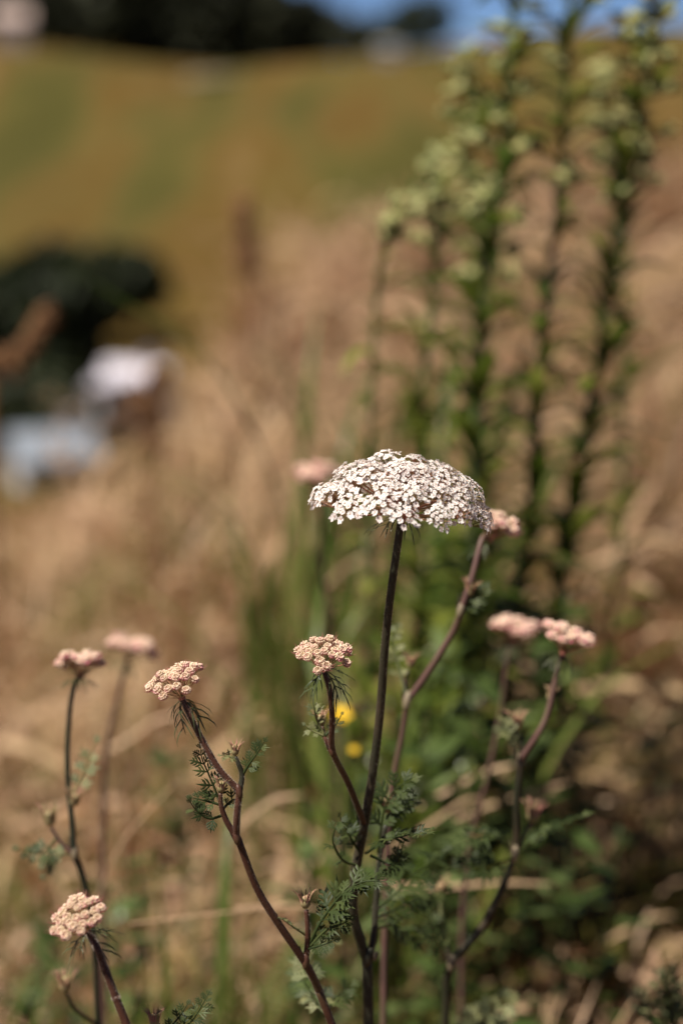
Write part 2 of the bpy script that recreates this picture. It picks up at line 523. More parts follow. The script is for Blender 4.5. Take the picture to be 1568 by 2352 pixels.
def umbel(plant, c, axis, rad, dome, n, ru, kind='bud', bracts=8, bract_len=.016, drop=.010, seed=1, name='umbel', rim_drop=0.0, droop=.6):
    """c: centre of the rim plane; returns the hub where the stem ends"""
    r = random.Random(seed)
    axis = Vector(axis).normalized()
    hub = Vector(c) - axis * drop
    X = RIGHT - axis * RIGHT.dot(axis); X.normalize()
    Y = axis.cross(X)
    mb = MB()
    rr = max(.0013, rad * .05)
    mb.ell((0, 0, 0), rr * 1.5, ra=rr * 1.1, rings=4, seg=8)
    u = link(name, mb.mesh('umbel_hub', M_ray), plant, frame(hub, axis, X))
    lib = {'flower': FLOWER_U, 'bud': BUD_U, 'blur': BUD_LO}[kind]
    for i in range(n):
        q = math.sqrt((i + .5) / n)
        th = i * 2.39996 + r.uniform(-.12, .12)
        q *= r.uniform(.96, 1.03)
        if kind == 'flower':
            ring = 16
            if i < n - ring:
                q = math.sqrt((i + .5) / (n - ring)) * .84
            else:
                q = r.uniform(.93, 1.00); th = 2 * math.pi * (i - n + ring + r.uniform(-.25, .25)) / ring
        h = dome * (1 - q * q) + (r.uniform(-.35, .35) * ru if kind == 'flower' else r.uniform(-1.0, 1.0) * ru) - rim_drop * max(0, q - .8) * 5
        radial = X * math.cos(th) + Y * math.sin(th)
        p = Vector(c) + radial * (rad * q) + axis * h
        slope = 2 * dome * q / rad
        nrm = (axis + radial * slope * (1.15 if kind == 'flower' else .75)).normalized()
        nrm = (nrm + Vector((r.uniform(-1, 1), r.uniform(-1, 1), r.uniform(-1, 1))) * .10).normalized()
        s = ru * r.uniform(.85, 1.12) * ((.82 + .30 * q) if kind == 'flower' else (.88 + .22 * q))
        link('umbellet', lib[r.randrange(len(lib))], u, frame(p, nrm, radial, s))
        end = p - nrm * s * .7
        d = end - hub
        link('ray', RAY, u, frame(hub, d, X, (max(.00022, rad * .012), max(.00022, rad * .012), d.length)))
    for k in range(bracts):
        th = 2 * math.pi * (k + r.uniform(-.3, .3)) / bracts
        radial = X * math.cos(th) + Y * math.sin(th)
        xdir = (radial - axis * r.uniform(.1, droop * 1.9)).normalized()
        zdir = axis + radial * .4
        z = zdir - xdir * zdir.dot(xdir)
        L = bract_len * r.uniform(.7, 1.2)
        link('bract', BRACTS[r.randrange(len(BRACTS))], u, frame(hub, z, xdir, L))
    return hub


def stem(plant, pts, r0, r1, mat, n=6, name='stem', sides=8, hairs=0, node=None, seed=3):
    path = spline(pts, n)
    m = len(path)
    rad = [r0 + (r1 - r0) * i / (m - 1) for i in range(m)]
    mb = MB()
    base = Vector(path[0])
    mb.tube([p - base for p in path], rad, sides)
    o = link(name, mb.mesh(name, mat), plant, Matrix.Translation(base))
    if hairs:
        rr = random.Random(seed)
        hb = MB()
        for _ in range(hairs):
            i = rr.randrange(m - 1); f = rr.random()
            p = path[i].lerp(path[i + 1], f) - base
            t = (path[i + 1] - path[i]).normalized()
            a = t.orthogonal().normalized(); b = t.cross(a)
            th = rr.uniform(0, 6.28)
            d = a * math.cos(th) + b * math.sin(th)
            q = rad[i]
            L = rr.uniform(.0003, .0010)
            w = t * .00006
            tip = p + d * (q + L) + t * rr.uniform(-.4, .6) * L
            hb.add([p + d * q * .96 - w, p + d * q * .96 + w, tip], [(0, 1, 2)])
        tag(link('stem_hair', hb.mesh('stem_hair', M_hair, False), o, Matrix.Translation(base)), kind='stuff')
    return o, path


def node_swell(plant, p, axis, r, mat=None):
    mb = MB()
    mb.ell((0, 0, 0), r * .85, ra=r * 2.0, rings=6, seg=8)
    mb.strip([(0, r * .7, -r), (0, r * 1.5, r * .6), (0, r * 2.0, r * 3)], [r * 1.1, r * 1.2, r * .2], (1, 0, 0), .5)
    link('node', mb.mesh('node', mat or M_node), plant, frame(p, axis, scale=1))


def leaflet_mesh(seed, pairs=3):
    """a lobed leaflet 1 long along +X, lying in XY with a little curl"""
    r = random.Random(seed)
    mb = MB()
    c = r.uniform(.02, .12)
    mid = [Vector((0, 0, 0)), Vector((.3, 0, c)), Vector((.65, 0, c)), Vector((1, 0, -c))]
    mb.strip(mid, [.06, .13, .14, .005], (0, 1, 0), .35)
    for k in range(pairs):
        x = .18 + .22 * k
        for s in (-1, 1):
            L = (.46 - .10 * k) * r.uniform(.8, 1.15)
            b = Vector((x, 0, c * .8))
            mb.strip([b, b + Vector((L * .55, s * L * .55, .04)), b + Vector((L * .95, s * L * .80, -.02))], [.06, .13, .005], (-s, 1, 0), .35)
    return mb.mesh('leaflet', M_leaf)


LEAFLETS = [leaflet_mesh(500 + i, 3 if i % 2 else 2) for i in range(5)]
LEAFLETS_PALE = []
for i in range(3):
    me = leaflet_mesh(520 + i, 2 + i % 2); me.materials.clear(); me.materials.append(M_leaf_pale); LEAFLETS_PALE.append(me)


def carrot_leaf(plant, pts, pairs, size, nrm=None, r0=.0008, pale=False, seed=1, start=.25, name='leaf', spread=1.0):
    """pinnate leaf along pts (world); leaflets in pairs, each its own piece"""
    r = random.Random(seed)
    path = spline(pts, 6)
    m = len(path)
    base = Vector(path[0])
    mb = MB()
    mb.tube([p - base for p in path], [r0 * (1 - .75 * i / (m - 1)) for i in range(m)], 5)
    lf = link(name, mb.mesh('rachis', M_leaf_pale if pale else M_leaf), plant, Matrix.Translation(base))
    nrm = Vector(nrm) if nrm is not None else (UP * .6 - FWD * .8)
    lib = LEAFLETS_PALE if pale else LEAFLETS
    for k in range(pairs):
        f = start + (1 - start) * k / max(1, pairs)
        i = min(m - 2, int(f * (m - 1)))
        p = path[i]
        t = (path[i + 1] - path[max(0, i - 1)]).normalized()
        side = t.cross(nrm).normalized()
        sz = 1.22 * size * (1.0 - .55 * (k / max(1, pairs))) * (.75 if k == 0 else 1)
        for s in (-1, 1):
            d = (side * s * spread + t * r.uniform(.5, .9) + nrm.normalized() * r.uniform(-.35, .35)).normalized()
            z = (nrm.normalized() + Vector((r.uniform(-.5, .5), r.uniform(-.5, .5), r.uniform(-.5, .5)))).normalized()
            z = z - d * z.dot(d)
            link('leaflet', lib[r.randrange(len(lib))], lf, frame(p, z, d, sz * r.uniform(.8, 1.15)))
    t = (path[-1] - path[-3]).normalized()
    z = nrm - t * nrm.dot(t)
    link('leaflet', lib[r.randrange(len(lib))], lf, frame(path[-2], z, t, size * .55))
    return lf


def young_bud(plant, p, axis, size, seed=1, name='flower_bud'):
    """a closed young umbel: a green cup crowned by pink-tipped bractlets"""
    r = random.Random(seed)
    mb = MB()
    mb.ell((0, 0, .0), .40, ra=.52, rings=6, seg=8, mi=1, tint=.12)
    for k in range(9):
        th = r.uniform(0, 6.28); q = r.uniform(.05, .32)
        mb.ell((q * math.cos(th), q * math.sin(th), .34), .13, ra=.2, mi=1, tint=r.uniform(.0, .4))
    for k in range(30):
        th = k * 2.4 + r.uniform(-.3, .3)
        d = Vector((math.cos(th), math.sin(th), 0))
        o = r.uniform(.35, .85)
        pp = [d * .30 + Vector((0, 0, -.15)), d * .42 + Vector((0, 0, .35)), d * (.4 + o * .35) + Vector((0, 0, .75)), d * (.45 + o * .75) + Vector((0, 0, r.uniform(.8, 1.15)))]
        mb.tube(spline(pp, 2), [.05, .05, .042, .034, .026, .016, .006], 4, 1, r.uniform(0, .75), cap=False)
    return link(name, mb.mesh('flower_bud', [M_bud, M_bractlet]), plant, frame(p, axis, scale=size))


def to_ground(p, dx=0.0, dy=0.0):
    x, y = p.x + dx, p.y + dy
    return Vector((x, y, gz(x, y) - .005))


def path3(pts):
    return [P(*p) for p in pts]


def cs(a, b, c):
    """axis from right / up / towards-the-viewer amounts"""
    return (RIGHT * a + UP * b - FWD * c).normalized()


CARROT = 'wild carrot plants on the dry bank'


def carrot(pts, label, dx=.01, dy=.02):
    top = path3(pts)
    t = (top[0] - top[1]).normalized()
    h = top[0].z - gz(top[0].x, top[0].y)
    mid = top[0] + Vector((t.x, t.y, t.z)) * h * .4
    g = to_ground(mid, t.x * h * .2 + dx * .3, t.y * h * .2)
    t = thing('wild_carrot', g, label, 'wild carrot', CARROT)
    return t, [g, mid] + top


# --- the plant in full bloom
t1, pt = carrot([(846, 2352, 1.045), (843, 2207, 1.04)], 'tall wild carrot with the one wide white lacy umbel in full bloom')
stem(t1, pt, .0030, .0028, M_stem_dark, name='stem', sides=10, hairs=500)
fork = P(843, 2207, 1.04)
node_swell(t1, P(846, 2200, 1.037), cs(.25, 1, .2), .0030, M_stem_dark)
c1 = P(926, 1157, .962)
ax1 = cs(.125, 1, .09)
hub = umbel(t1, c1, ax1, .0410, .0205, 56, .0072, 'flower', bracts=6, bract_len=.017, drop=.0050, seed=5, rim_drop=.0026, droop=.3)
stem(t1, [fork, P(812, 2101, 1.03), P(815, 2013, 1.022), P(827, 1947, 1.018), P(840, 1875, 1.012), P(855, 1780, 1.005), P(872, 1640, .995), P(885, 1470, .982), P(900, 1340, .972), hub], .0026, .0019, M_stem_dark, sides=10, hairs=1600)
node_swell(t1, P(835, 1893, 1.013), cs(.1, 1, .1), .0028, M_stem_dark)
# the smaller budding umbel on its side branch
hubc = umbel(t1, P(744, 1505, .950), cs(.03, 1, .48), .0132, .0062, 31, .00185, 'bud', bracts=7, bract_len=.0150, drop=.0075, seed=9, name='budding_umbel')
stem(t1, [P(836, 1890, 1.012), P(800, 1800, .990), P(764, 1725, .970), P(763, 1650, .960), P(758, 1590, .954), hubc], .0016, .00125, M_stem_red, name='branch', sides=10, hairs=1800)
node_swell(t1, P(762, 1724, .969), cs(-.15, 1, .1), .0018, M_stem_red)
stem(t1, [P(760, 1724, .970), P(746, 1695, .985), P(739, 1668, .99)], .0011, .0009, M_stem_red, name='side_branch', hairs=150)
young_bud(t1, P(738, 1655, .99), cs(-.1, 1, .2), .0052, 3)
carrot_leaf(t1, [P(745, 1690, .985), P(728, 1655, .985), P(722, 1632, .982), P(716, 1600, .98)], 3, .0065, pale=True, seed=4)
carrot_leaf(t1, [P(745, 1690, .985), P(720, 1680, .985), P(700, 1665, .985)], 2, .0058, pale=True, seed=5)
carrot_leaf(t1, [P(745, 1692, .985), P(770, 1665, .985), P(785, 1640, .985)], 2, .0050, seed=6)
# the second fork, with the feathery leaves
stem(t1, [fork, P(857, 2160, 1.04), P(862, 2090, 1.04), P(870, 1984, 1.04), P(886, 1890, 1.04)], .0019, .0013, M_stem_dark, name='branch', hairs=350)
node_swell(t1, P(862, 2196, 1.036), cs(.3, 1, .3), .0016)
young_bud(t1, P(890, 1855, 1.035), cs(.05, 1, .1), .0062, 12)
carrot_leaf(t1, [P(840, 1960, 1.015), P(880, 1935, 1.00), P(930, 1918, .985), P(988, 1914, .97)], 7, .012, nrm=cs(0, .8, .35), seed=21)
carrot_leaf(t1, [P(826, 1990, 1.02), P(786, 1975, 1.01), P(764, 1930, 1.0), P(778, 1890, .995), P(800, 1905, .99)], 4, .0085, seed=22)
carrot_leaf(t1, [P(830, 1965, 1.018), P(800, 1915, 1.01), P(778, 1870, 1.0)], 4, .009, seed=23)
carrot_leaf(t1, [P(868, 1960, 1.035), P(880, 1870, 1.03), P(905, 1815, 1.025), P(950, 1790, 1.02)], 5, .0135, seed=24)
carrot_leaf(t1, [P(886, 1885, 1.04), P(915, 1850, 1.03), P(950, 1845, 1.025)], 4, .012, seed=25)
carrot_leaf(t1, [P(850, 1965, 1.015), P(905, 1985, 1.01), P(925, 1940, 1.0)], 4, .011, seed=26)
carrot_leaf(t1, [P(862, 2090, 1.04), P(900, 2060, 1.06), P(950, 2010, 1.09), P(1030, 1950, 1.12), P(1110, 1905, 1.13)], 6, .018, seed=27, nrm=cs(.1, .8, .4))
carrot_leaf(t1, [P(862, 2110, 1.05), P(905, 2090, 1.08), P(960, 2060, 1.11), P(1030, 2040, 1.13)], 6, .016, seed=28)
carrot_leaf(t1, [P(860, 2130, 1.05), P(900, 2130, 1.08), P(945, 2150, 1.10), P(985, 2130, 1.12)], 4, .014, seed=29)

# --- the spent umbel behind it
t2, pt = carrot([(880, 2352, 1.14), (884, 2100, 1.135), (892, 1900, 1.13), (905, 1780, 1.125), (925, 1680, 1.12), (935, 1612, 1.115)], 'leaning wild carrot with a tawny closed umbel half hidden by the white one')
hub2 = umbel(t2, P(1140, 1205, 1.115), cs(.35, .9, .05), .0125, .004, 30, .0024, 'blur', bracts=7, bract_len=.014, seed=31, name='tawny_umbel')
stem(t2, pt, .0022, .0017, M_stem_mauve, hairs=0)
stem(t2, [P(935, 1612, 1.115), P(985, 1540, 1.11), P(1040, 1450, 1.105), P(1062, 1390, 1.10), P(1085, 1320, 1.10), P(1108, 1235, 1.105), hub2], .0021, .0015, M_stem_mauve, name='branch')
node_swell(t2, P(935, 1610, 1.113), cs(.2, 1, 0), .0030)
node_swell(t2, P(1058, 1400, 1.10), cs(.3, 1, 0), .0026)
stem(t2, [P(934, 1608, 1.115), P(930, 1570, 1.12), P(938, 1540, 1.12)], .0012, .0009, M_stem_mauve, name='side_branch')
young_bud(t2, P(942, 1522, 1.12), cs(.1, 1, .2), .0062, 33)
carrot_leaf(t2, [P(934, 1605, 1.115), P(915, 1530, 1.12), P(905, 1470, 1.12), P(915, 1440, 1.12)], 5, .0085, pale=True, seed=34)
stem(t2, [P(1060, 1398, 1.10), P(1070, 1375, 1.10)], .0012, .001, M_stem_mauve, name='side_branch')
young_bud(t2, P(1078, 1357, 1.10), cs(.2, 1, .2), .0068, 36)
carrot_leaf(t2, [P(1062, 1395, 1.10), P(1095, 1370, 1.10), P(1115, 1348, 1.10)], 3, .009, seed=35)
carrot_leaf(t2, [P(1060, 1405, 1.10), P(1085, 1395, 1.10), P(1112, 1385, 1.10)], 3, .007, seed=37)

# --- the forked plant with the leaning bud umbel
t3, pt = carrot([(762, 2352, .995), (730, 2270, .99), (701, 2212, .982), (640, 2122, .972), (590, 2040, .965), (545, 1922, .956)], 'forked wild carrot whose reddish bent stem carries a pink leaning bud umbel', dx=.035)
hub3 = umbel(t3, P(403, 1568, .945), cs(-.36, .93, .30), .0138, .0060, 32, .00190, 'bud', bracts=7, bract_len=.0160, drop=.0085, seed=41, name='budding_umbel', droop=1.0)
stem(t3, pt, .0021, .0017, M_stem_red, sides=10, hairs=2600)
stem(t3, [P(543, 1925, .956), P(544, 1880, .952), P(550, 1817, .950)], .0017, .00155, M_stem_red, name='branch', sides=10, hairs=700)
stem(t3, [P(550, 1817, .950), P(502, 1765, .949), P(462, 1695, .948), P(435, 1640, .947), hub3], .00155, .0013, M_stem_red, name='branch', sides=10, hairs=1800)
node_swell(t3, P(549, 1818, .949), cs(-.2, 1, 0), .00195, M_stem_red)
node_swell(t3, P(543, 1922, .955), cs(-.2, 1, 0), .0022, M_stem_red)
stem(t3, [P(551, 1815, .950), P(556, 1780, .950), P(548, 1755, .949), P(541, 1738, .949)], .0015, .0009, M_stem_dark, name='side_branch', hairs=150)
young_bud(t3, P(540, 1724, .949), cs(.05, 1, .15), .0050, 43)
carrot_leaf(t3, [P(556, 1782, .95), P(572, 1755, .948), P(592, 1728, .946), P(608, 1702, .944)], 4, .0075, seed=44)
carrot_leaf(t3, [P(548, 1752, .949), P(528, 1738, .948), P(506, 1735, .947)], 3, .0045, pale=True, seed=45)
stem(t3, [P(541, 1920, .956), P(520, 1885, .954), P(508, 1850, .952), P(506, 1822, .951)], .0016, .0010, M_stem_red, name='side_branch', hairs=200)
young_bud(t3, P(509, 1808, .951), cs(.1, 1, .2), .0056, 46)
carrot_leaf(t3, [P(515, 1880, .954), P(500, 1830, .953), P(480, 1780, .952), P(465, 1745, .952), P(460, 1718, .951)], 5, .0092, nrm=cs(.2, .3, 1), seed=47)
carrot_leaf(t3, [P(513, 1872, .954), P(480, 1880, .95), P(452, 1862, .948), P(437, 1842, .946)], 3, .0085, seed=48)
carrot_leaf(t3, [P(511, 1850, .953), P(475, 1840, .952), P(440, 1832, .951)], 3, .008, seed=49)
carrot_leaf(t3, [P(512, 1858, .953), P(530, 1840, .955), P(548, 1832, .957)], 2, .007, seed=50)
stem(t3, [P(701, 2212, .982), P(706, 2170, .98), P(706, 2130, .978), P(703, 2090, .977)], .0016, .0011, M_stem_red, name='side_branch', hairs=250)
node_swell(t3, P(702, 2208, .981), cs(0, 1, .1), .0023, M_stem_red)
young_bud(t3, P(701, 2072, .977), cs(-.05, 1, .1), .0066, 51)
carrot_leaf(t3, [P(708, 2175, .98), P(738, 2115, .976), P(785, 2055, .972), P(835, 2025, .968), P(890, 2026, .965)], 8, .0135, nrm=cs(-.1, .75, .5), seed=52, r0=.0009)
carrot_leaf(t3, [P(706, 2150, .98), P(675, 2130, .975), P(650, 2112, .973), P(628, 2102, .971)], 5, .0055, pale=True, nrm=cs(0, 1, .1), seed=53)
carrot_leaf(t3, [P(708, 2178, .98), P(750, 2135, .975), P(785, 2122, .972), P(804, 2112, .97)], 4, .0095, seed=54)
carrot_leaf(t3, [P(706, 2180, .98), P(735, 2172, .976), P(770, 2160, .974)], 3, .009, seed=55)
carrot_leaf(t3, [P(722, 2262, .99), P(705, 2230, 1.05), P(725, 2180, 1.08), P(775, 2165, 1.09)], 4, .0125, pale=True, seed=56)
carrot_leaf(t3, [P(745, 2320, 1.0), P(700, 2260, 1.07), P(690, 2230, 1.09), P(675, 2165, 1.10)], 4, .0110, seed=57)
carrot_leaf(t3, [P(748, 2330, 1.0), P(770, 2290, 1.06), P(812, 2262, 1.07)], 3, .0125, seed=58)
carrot_leaf(t3, [P(748, 2330, 1.0), P(720, 2300, 1.06), P(700, 2285, 1.07)], 3, .0110, pale=True, seed=59)

# --- the low bud umbel in the corner
t4, pt = carrot([(300, 2375, .905), (266, 2290, .903), (238, 2215, .902)], 'short wild carrot with a low rosy bud umbel on a hairy brown stem', dx=.02)
hub4 = umbel(t4, P(183, 2108, .900), cs(-.33, .85, .52), .0128, .0048, 29, .00185, 'bud', bracts=7, bract_len=.0165, drop=.009, seed=61, name='budding_umbel')
stem(t4, pt + [P(220, 2170, .90), hub4], .0021, .0014, M_stem_red, sides=10, hairs=2600)
young_bud(t4, P(355, 2345, .93), cs(0, 1, .1), .0062, 62)
stem(t4, [P(300, 2375, .905), P(340, 2385, .925), P(355, 2362, .93)], .0013, .001, M_stem_dark, name='side_branch')
carrot_leaf(t4, [P(345, 2390, .93), P(400, 2372, .94), P(440, 2345, .94), P(462, 2312, .94), P(478, 2285, .94)], 6, .0085, seed=63)
carrot_leaf(t4, [P(345, 2390, .93), P(385, 2365, .94), P(412, 2335, .94), P(432, 2305, .94)], 4, .007, seed=64)

# --- the others, further back
t5, pt = carrot([(226, 2352, 1.14), (216, 2150, 1.13), (192, 2020, 1.125), (172, 1960, 1.12), (165, 1880, 1.12), (155, 1760, 1.12), (160, 1640, 1.12), (172, 1570, 1.12)], 'straight dark wild carrot with a flat pink umbel seen edge on')
hub5 = umbel(t5, P(187, 1518, 1.12), cs(.02, 1, -.12), .0122, .002, 26, .0026, 'blur', bracts=8, bract_len=.013, seed=71, droop=.15)
stem(t5, pt + [hub5], .0023, .0013, M_stem_dark)
node_swell(t5, P(172, 1958, 1.12), cs(0, 1, 0), .0027)
stem(t5, [P(172, 1962, 1.12), P(140, 1935, 1.12), P(118, 1900, 1.12)], .0012, .0009, M_stem_mauve, name='side_branch')
young_bud(t5, P(115, 1880, 1.12), cs(-.1, 1, .2), .0085, 72)
young_bud(t5, P(172, 1838, 1.115), cs(.1, 1, .3), .0072, 73)
carrot_leaf(t5, [P(168, 1830, 1.12), P(185, 1790, 1.12), P(200, 1755, 1.12), P(222, 1700, 1.12)], 3, .011, pale=True, seed=74)
carrot_leaf(t5, [P(130, 1925, 1.12), P(95, 1960, 1.12), P(40, 1950, 1.12)], 4, .011, seed=75)
carrot_leaf(t5, [P(172, 1960, 1.12), P(120, 1970, 1.13), P(100, 2010, 1.13)], 4, .011, pale=True, seed=76)
young_bud(t5, P(150, 2262, 1.10), cs(0, 1, .2), .0085, 77)
stem(t5, [P(222, 2352, 1.14), P(175, 2320, 1.11), P(152, 2278, 1.10)], .0012, .0009, M_stem_dark, name='side_branch')

t6, pt = carrot([(240, 2352, 1.42), (236, 2100, 1.41), (236, 1900, 1.40), (245, 1720, 1.38), (272, 1600, 1.37)], 'hazy mauve wild carrot standing just behind the edge on pink umbel')
hub6 = umbel(t6, P(302, 1486, 1.36), cs(.22, .95, -.08), .0150, .003, 22, .0034, 'blur', bracts=6, bract_len=.015, seed=81)
stem(t6, pt + [hub6], .0026, .0016, M_stem_mauve)

t7, pt = carrot([(1022, 2352, 1.16), (1032, 2225, 1.15), (1110, 2125, 1.145), (1180, 1965, 1.14), (1186, 1840, 1.13), (1195, 1745, 1.125)], 'zigzag wild carrot with a tilted salmon umbel beside another salmon umbel', dx=-.01)
hub7 = umbel(t7, P(1306, 1464, 1.12), cs(.34, .94, .10), .0142, .0028, 34, .0026, 'blur', bracts=9, bract_len=.014, seed=91, droop=.35)
stem(t7, pt, .0026, .0019, M_stem_dark)
stem(t7, [P(1195, 1745, 1.125), P(1232, 1690, 1.12), P(1256, 1640, 1.12), P(1275, 1560, 1.12), hub7], .0019, .0015, M_stem_mauve, name='branch')
for q in ((1195, 1748), (1182, 1962), (1036, 2212)):
    node_swell(t7, P(q[0], q[1], 1.135), cs(.1, 1, .1), .0027)
stem(t7, [P(1196, 1745, 1.125), P(1198, 1710, 1.125), P(1190, 1680, 1.125)], .0012, .0009, M_stem_dark, name='side_branch')
young_bud(t7, P(1186, 1662, 1.125), cs(0, 1, .2), .0085, 92)
carrot_leaf(t7, [P(1196, 1715, 1.125), P(1172, 1690, 1.12), P(1150, 1655, 1.12)], 3, .010, pale=True, seed=93)
stem(t7, [P(1184, 1955, 1.14), P(1205, 1920, 1.14), P(1220, 1890, 1.14)], .0012, .0009, M_stem_mauve, name='side_branch')
young_bud(t7, P(1224, 1872, 1.14), cs(.1, 1, .2), .0095, 94)
carrot_leaf(t7, [P(1182, 1965, 1.14), P(1225, 1930, 1.13), P(1280, 1895, 1.12), P(1360, 1868, 1.10)], 7, .013, nrm=cs(0, .9, .3), seed=95)
carrot_leaf(t7, [P(1180, 1965, 1.14), P(1130, 1920, 1.13), P(1070, 1935, 1.12), P(985, 1975, 1.11)], 7, .014, nrm=cs(0, .9, .3), seed=96)
carrot_leaf(t7, [P(1180, 1970, 1.14), P(1110, 1990, 1.12), P(1040, 2000, 1.11)], 5, .014, seed=97)
stem(t7, [P(1036, 2210, 1.15), P(1020, 2150, 1.15), P(1012, 2090, 1.15), P(1010, 2060, 1.15)], .0014, .001, M_leaf_pale, name='side_branch')
young_bud(t7, P(1010, 2045, 1.15), cs(0, 1, .2), .0085, 98)
carrot_leaf(t7, [P(1030, 2210, 1.15), P(1000, 2150, 1.14), P(985, 2100, 1.14)], 4, .013, seed=99)
young_bud(t7, P(1263, 1598, 1.125), cs(.2, 1, .2), .0055, 100)

t8, pt = carrot([(1060, 2352, 1.33), (1060, 2150, 1.32), (1075, 1950, 1.31), (1110, 1820, 1.30), (1145, 1660, 1.29), (1166, 1510, 1.28)], 'out of focus wild carrot with a level salmon umbel near the tilted one')
hub8 = umbel(t8, P(1182, 1443, 1.28), cs(.15, 1, .05), .0135, .003, 26, .0030, 'blur', bracts=7, bract_len=.014, seed=111)
stem(t8, pt + [hub8], .0020, .0014, M_stem_mauve)

t9, pt = carrot([(780, 2200, 1.62), (775, 1900, 1.60), (770, 1600, 1.56), (756, 1420, 1.54), (738, 1290, 1.52), (738, 1165, 1.50)], 'blurred wild carrot whose pink umbel peeps out past the white umbel')
hub9 = umbel(t9, P(728, 1086, 1.50), cs(-.05, 1, .05), .0150, .004, 24, .0034, 'blur', bracts=6, bract_len=.014, seed=121)
stem(t9, pt + [hub9], .0028, .0018, M_stem_mauve)

t10, pt = carrot([(1560, 2400, 1.22), (1548, 2340, 1.22)], 'low bushy wild carrot of feathery leaves with small closed buds')
stem(t10, pt + [P(1540, 2300, 1.22)], .0018, .001, M_stem_mauve)
young_bud(t10, P(1538, 2282, 1.22), cs(.1, 1, .2), .0095, 131)
for k, q in enumerate([(1500, 2230), (1470, 2330), (1590, 2240), (1530, 2220), (1440, 2290)]):
    carrot_leaf(t10, [P(1556, 2390, 1.22), P(1548, 2340, 1.22).lerp(P(*q, 1.2), .4), P(*q, 1.2)], 5, .014, pale=(k % 2 == 0), seed=132 + k)
for k, q in enumerate([(1060, 2330), (1170, 2270), (1130, 2300)]):
    carrot_leaf(t10, [P(1300, 2700, 1.22), P(1120, 2420, 1.2), P(*q, 1.18)], 6, .017, pale=True, seed=140 + k, start=.55)


# ------------------------------------------------------------------ tall leafy weeds
def weed_leaf_mesh(seed):
    r = random.Random(seed)
    d = r.uniform(.05, .5)
    mb = MB()
    p = spline([(0, 0, 0), (.35, 0, .12), (.7, 0, .10 - d * .4), (1, 0, -.05 - d)], 2)
    mb.strip(p, [.06, .15, .20, .21, .185, .12, .01], (0, 1, 0), .3)
    return mb.mesh('weed_leaf', M_weed_leaf)


WLEAF = [weed_leaf_mesh(600 + i) for i in range(6)]
mb = MB(); mb.ell((0, 0, 0), .62, ra=1.0, rings=5, seg=7); mb.ell((0, 0, .95), .38, ra=.45, rings=4, seg=6)
WBUD = mb.mesh('bud_head', M_weed_bud)


def tall_weed(pts, label, leaves=90, r0=.004, tops=10, leaf=.065, seed=1, top_len=.16, nod=False, lowlen=1.0, budsz=.0058, blen=.04):
    r = random.Random(seed)
    up = path3(pts)
    g = to_ground(up[0], -.03, .05)
    t = thing('tall_weed', g, label, 'weed', 'tall green weeds behind the flowers')
    o, path = stem(t, [g, (g + up[0]) * .5] + up, r0, r0 * .35, M_weed_stem, n=8, sides=7)
    m = len(path)
    L = sum((path[i + 1] - path[i]).length for i in range(m - 1))
    cum = [0]
    for i in range(m - 1): cum.append(cum[-1] + (path[i + 1] - path[i]).length)

    def at(f):
        s = f * L
        for i in range(m - 1):
            if cum[i + 1] >= s:
                return path[i].lerp(path[i + 1], (s - cum[i]) / max(1e-6, cum[i + 1] - cum[i])), (path[i + 1] - path[i]).normalized()
        return path[-1], (path[-1] - path[-2]).normalized()
    leaves = int(leaves * 1.5)
    for k in range(leaves):
        f = .06 + .92 * (k + r.random()) / leaves
        p, tt = at(f)
        th = k * 2.39996 + r.uniform(-.3, .3)
        a = tt.orthogonal().normalized(); b = tt.cross(a)
        rad = a * math.cos(th) + b * math.sin(th)
        el = r.uniform(-.05, 1.3)
        d = (rad + tt * el).normalized()
        sz = leaf * (1.45 - .70 * f) * r.uniform(.35, 1.35) * lowlen
        link('leaf', WLEAF[r.randrange(6)], t, frame(p, tt - d * tt.dot(d), d, sz))
    for k in range(tops):
        f = 1 - (top_len / L) * (k + r.random() * .6) / tops
        p, tt = at(max(.3, f))
        th = k * 2.39996
        a = tt.orthogonal().normalized(); b = tt.cross(a)
        rad = a * math.cos(th) + b * math.sin(th)
        ln = r.uniform(.4, 1.0) * blen * (1.25 - .6 * k / tops if nod else .5 + .7 * k / tops)
        e = p + rad * ln + tt * ln * .8 - Vector((0, 0, ln * (.5 if nod else .15)))
        bp = spline([p, p + (rad * .45 + tt * .6) * ln, e], 4)
        bm = MB(); bm.tube([x - p for x in bp], .0007, 4)
        br = link('branch', bm.mesh('weed_branch', M_weed_stem), t, Matrix.Translation(p))
        for q in range(r.randrange(5, 9)):
            x = bp[r.randrange(len(bp) // 2, len(bp))]
            dd = Vector((r.uniform(-1, 1), r.uniform(-1, 1), r.uniform(-.2, 1))).normalized()
            link('bud_head', WBUD, br, frame(x + dd * r.uniform(.002, .2 * blen), dd, scale=budsz * r.uniform(.75, 1.25)))
    return t


tall_weed([(850, 1400, 1.72), (851, 1000, 1.72), (862, 720, 1.72), (882, 570, 1.72), (918, 490, 1.71), (968, 474, 1.70)], 'slender green weed whose pale top nods over to one side', leaves=60, r0=.0032, tops=12, leaf=.045, seed=1, top_len=.05, nod=True, blen=.014)
tall_weed([(960, 1400, 1.80), (965, 950, 1.80), (990, 740, 1.80), (1000, 560, 1.80), (1006, 440, 1.80), (995, 360, 1.80)], 'green weed standing between the nodding one and the tallest weeds', leaves=95, r0=.0042, tops=10, leaf=.055, seed=2, top_len=.10, blen=.022)
tall_weed([(1075, 1400, 1.70), (1090, 1000, 1.70), (1110, 700, 1.70), (1140, 450, 1.70), (1165, 200, 1.70), (1182, 0, 1.70), (1192, -140, 1.70)], 'bushy topped tall weed with a dark stem and drooping bud clusters', leaves=130, r0=.0050, tops=22, leaf=.062, seed=3, top_len=.30)
